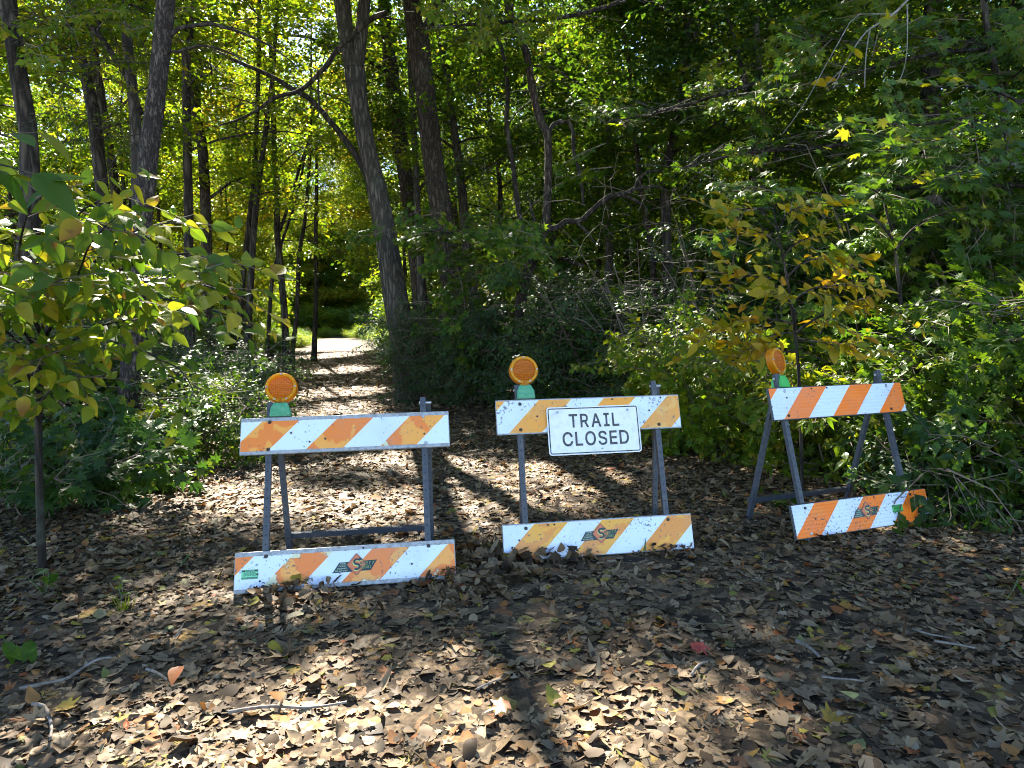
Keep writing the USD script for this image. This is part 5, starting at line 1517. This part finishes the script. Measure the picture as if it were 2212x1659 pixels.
# ------------------------------------------------------------------ gaps for the sun, then the crowns are written
rs = np.random.default_rng(99)
NX, NY = 80, 140
hits, H0 = np.zeros((NY, NX)), (-17.0, -1.0, .3)
for c in CROWNS:
    if any(c['path'] == v_ for v_ in SOURCES.values()):
        continue
    S_ = shadow(c['P'])
    rad = RADIUS[c['kind']] * c['s']
    keep = ~(in_lit(S_, rad * np.where(S_[:, 1] < 9, .9, .5)) & (c['P'][:, 2] > 1.2)) | (rs.random(len(S_)) < .03)
    for q0, rad0, kp in SUNNY:
        s0 = shadow(q0[None])[0]
        keep &= ~((np.hypot(*(S_ - s0).T) < rad0 + rad * .8) & (c['P'][:, 2] > q0[2] + 1.2)) | (rs.random(len(S_)) < kp)
    for k in ('P', 'yaw', 'ta', 'tb', 's'):
        c[k] = c[k][keep]
    S_ = S_[keep]
    ij = np.floor((S_ - [H0[0], H0[1]]) / H0[2]).astype(int)
    ok = (ij >= 1).all(1) & (ij[:, 0] < NX - 1) & (ij[:, 1] < NY - 1) & (c['P'][:, 2] > 1.5)
    for a, b in ij[ok]:
        hits[b - 1:b + 2, a - 1:a + 2] += .5
        hits[b, a] += .5
# leaf clumps mostly out of view, placed along sun rays to shade the ground
over = [c for c in CROWNS if c['kind'] == 'mid' and c['path'] not in SOURCES.values() and len(c['P'])]
cent = np.array([c['P'][:, :2].mean(0) for c in over])
add = [[] for _ in over]
SUNNY0 = [(q0, shadow(q0[None])[0], rad0) for q0, rad0, kp in SUNNY]
for b in range(NY - 1):
    for a in range(NX - 1):
        g = np.array([H0[0] + (a + .5) * H0[2], H0[1] + (b + .5) * H0[2]])
        if (g[1] < 12 and abs(g[0]) > 7) or (g[1] >= 12 and abs(g[0] - trail_x(g[1])) > 3.2):
            continue
        if in_lit(g[None], np.array([.20]))[0]:
            continue
        for _ in range(16):
            if hits[b, a] >= (6.5 if g[1] < 12 else 4.5):
                break
            h = rs.uniform(8.0, 14.5)
            p = np.r_[g + rs.normal(size=2) * .1 + SUN[:2] * h / SUN[2], h]
            if in_lit(shadow(p[None]), np.array([.42]))[0]:
                break
            if any(h > q0[2] + 1.2 and math.hypot(*(shadow(p[None])[0] - s0_)) < rad0 + .35 for q0, s0_, rad0 in SUNNY0):
                break
            k = int(np.argmin(np.hypot(*(p[:2] - cent).T)))
            add[k].append(p)
            hits[max(0, b - 1):b + 2, max(0, a - 1):a + 2] += .5
            hits[b, a] += .6
print('added overhead', sum(len(x) for x in add))
for c, x in zip(over, add):  # the shading clumps join the crown of the nearest tree
    if x:
        n = len(x)
        c['P'] = np.vstack([c['P'], np.array(x)]); c['yaw'] = np.r_[c['yaw'], rs.uniform(0, 6.28, n)]
        c['ta'] = np.r_[c['ta'], rs.normal(size=n) * .25]; c['tb'] = np.r_[c['tb'], rs.normal(size=n) * .25]; c['s'] = np.r_[c['s'], rs.uniform(.7, 1.05, n)]
total = 0
for c in CROWNS:
    P = c['P']
    vis = c['path'] in SOURCES.values() or (np.abs(P[:, 0]) < .80 * np.maximum(P[:, 1], 0) + 3.0) | (P[:, 1] < 30)
    for k in ('P', 'yaw', 'ta', 'tb', 's') if vis is not True else ():
        c[k] = c[k][vis]
    n = len(c['P'])
    if not n:
        continue
    total += n
    Rm = Rot.from_euler('zyx', np.stack([c['yaw'], c['ta'], c['tb']], -1)).as_matrix()
    if c['kind'] in ('maple', 'ovate', 'small') and P[:, 1].min() < 20:
        Rm = Rot.from_euler('x', rs.uniform(.15, .95, n)).as_matrix() @ Rm      # turned to the open sky over the clearing
    pr = PROTOS[c['kind']]
    which = rs.integers(0, len(pr), n)
    leaves, wood = [], []
    for k in range(len(pr)):
        sel = which == k
        if sel.any():
            leaves.append(place_leaves(pr[k][0][0], c['P'][sel], Rm[sel], c['s'][sel]))
            if len(pr[k]) > 1:
                wood.append(place_leaves(pr[k][1][0], c['P'][sel], Rm[sel], c['s'][sel]))
    part(c['path'], c['name'], join(leaves), c['look'], kind='stuff')
    if wood:
        part(c['path'], 'twigs', join(wood), 'twig', kind='stuff')
print('clumps', total)
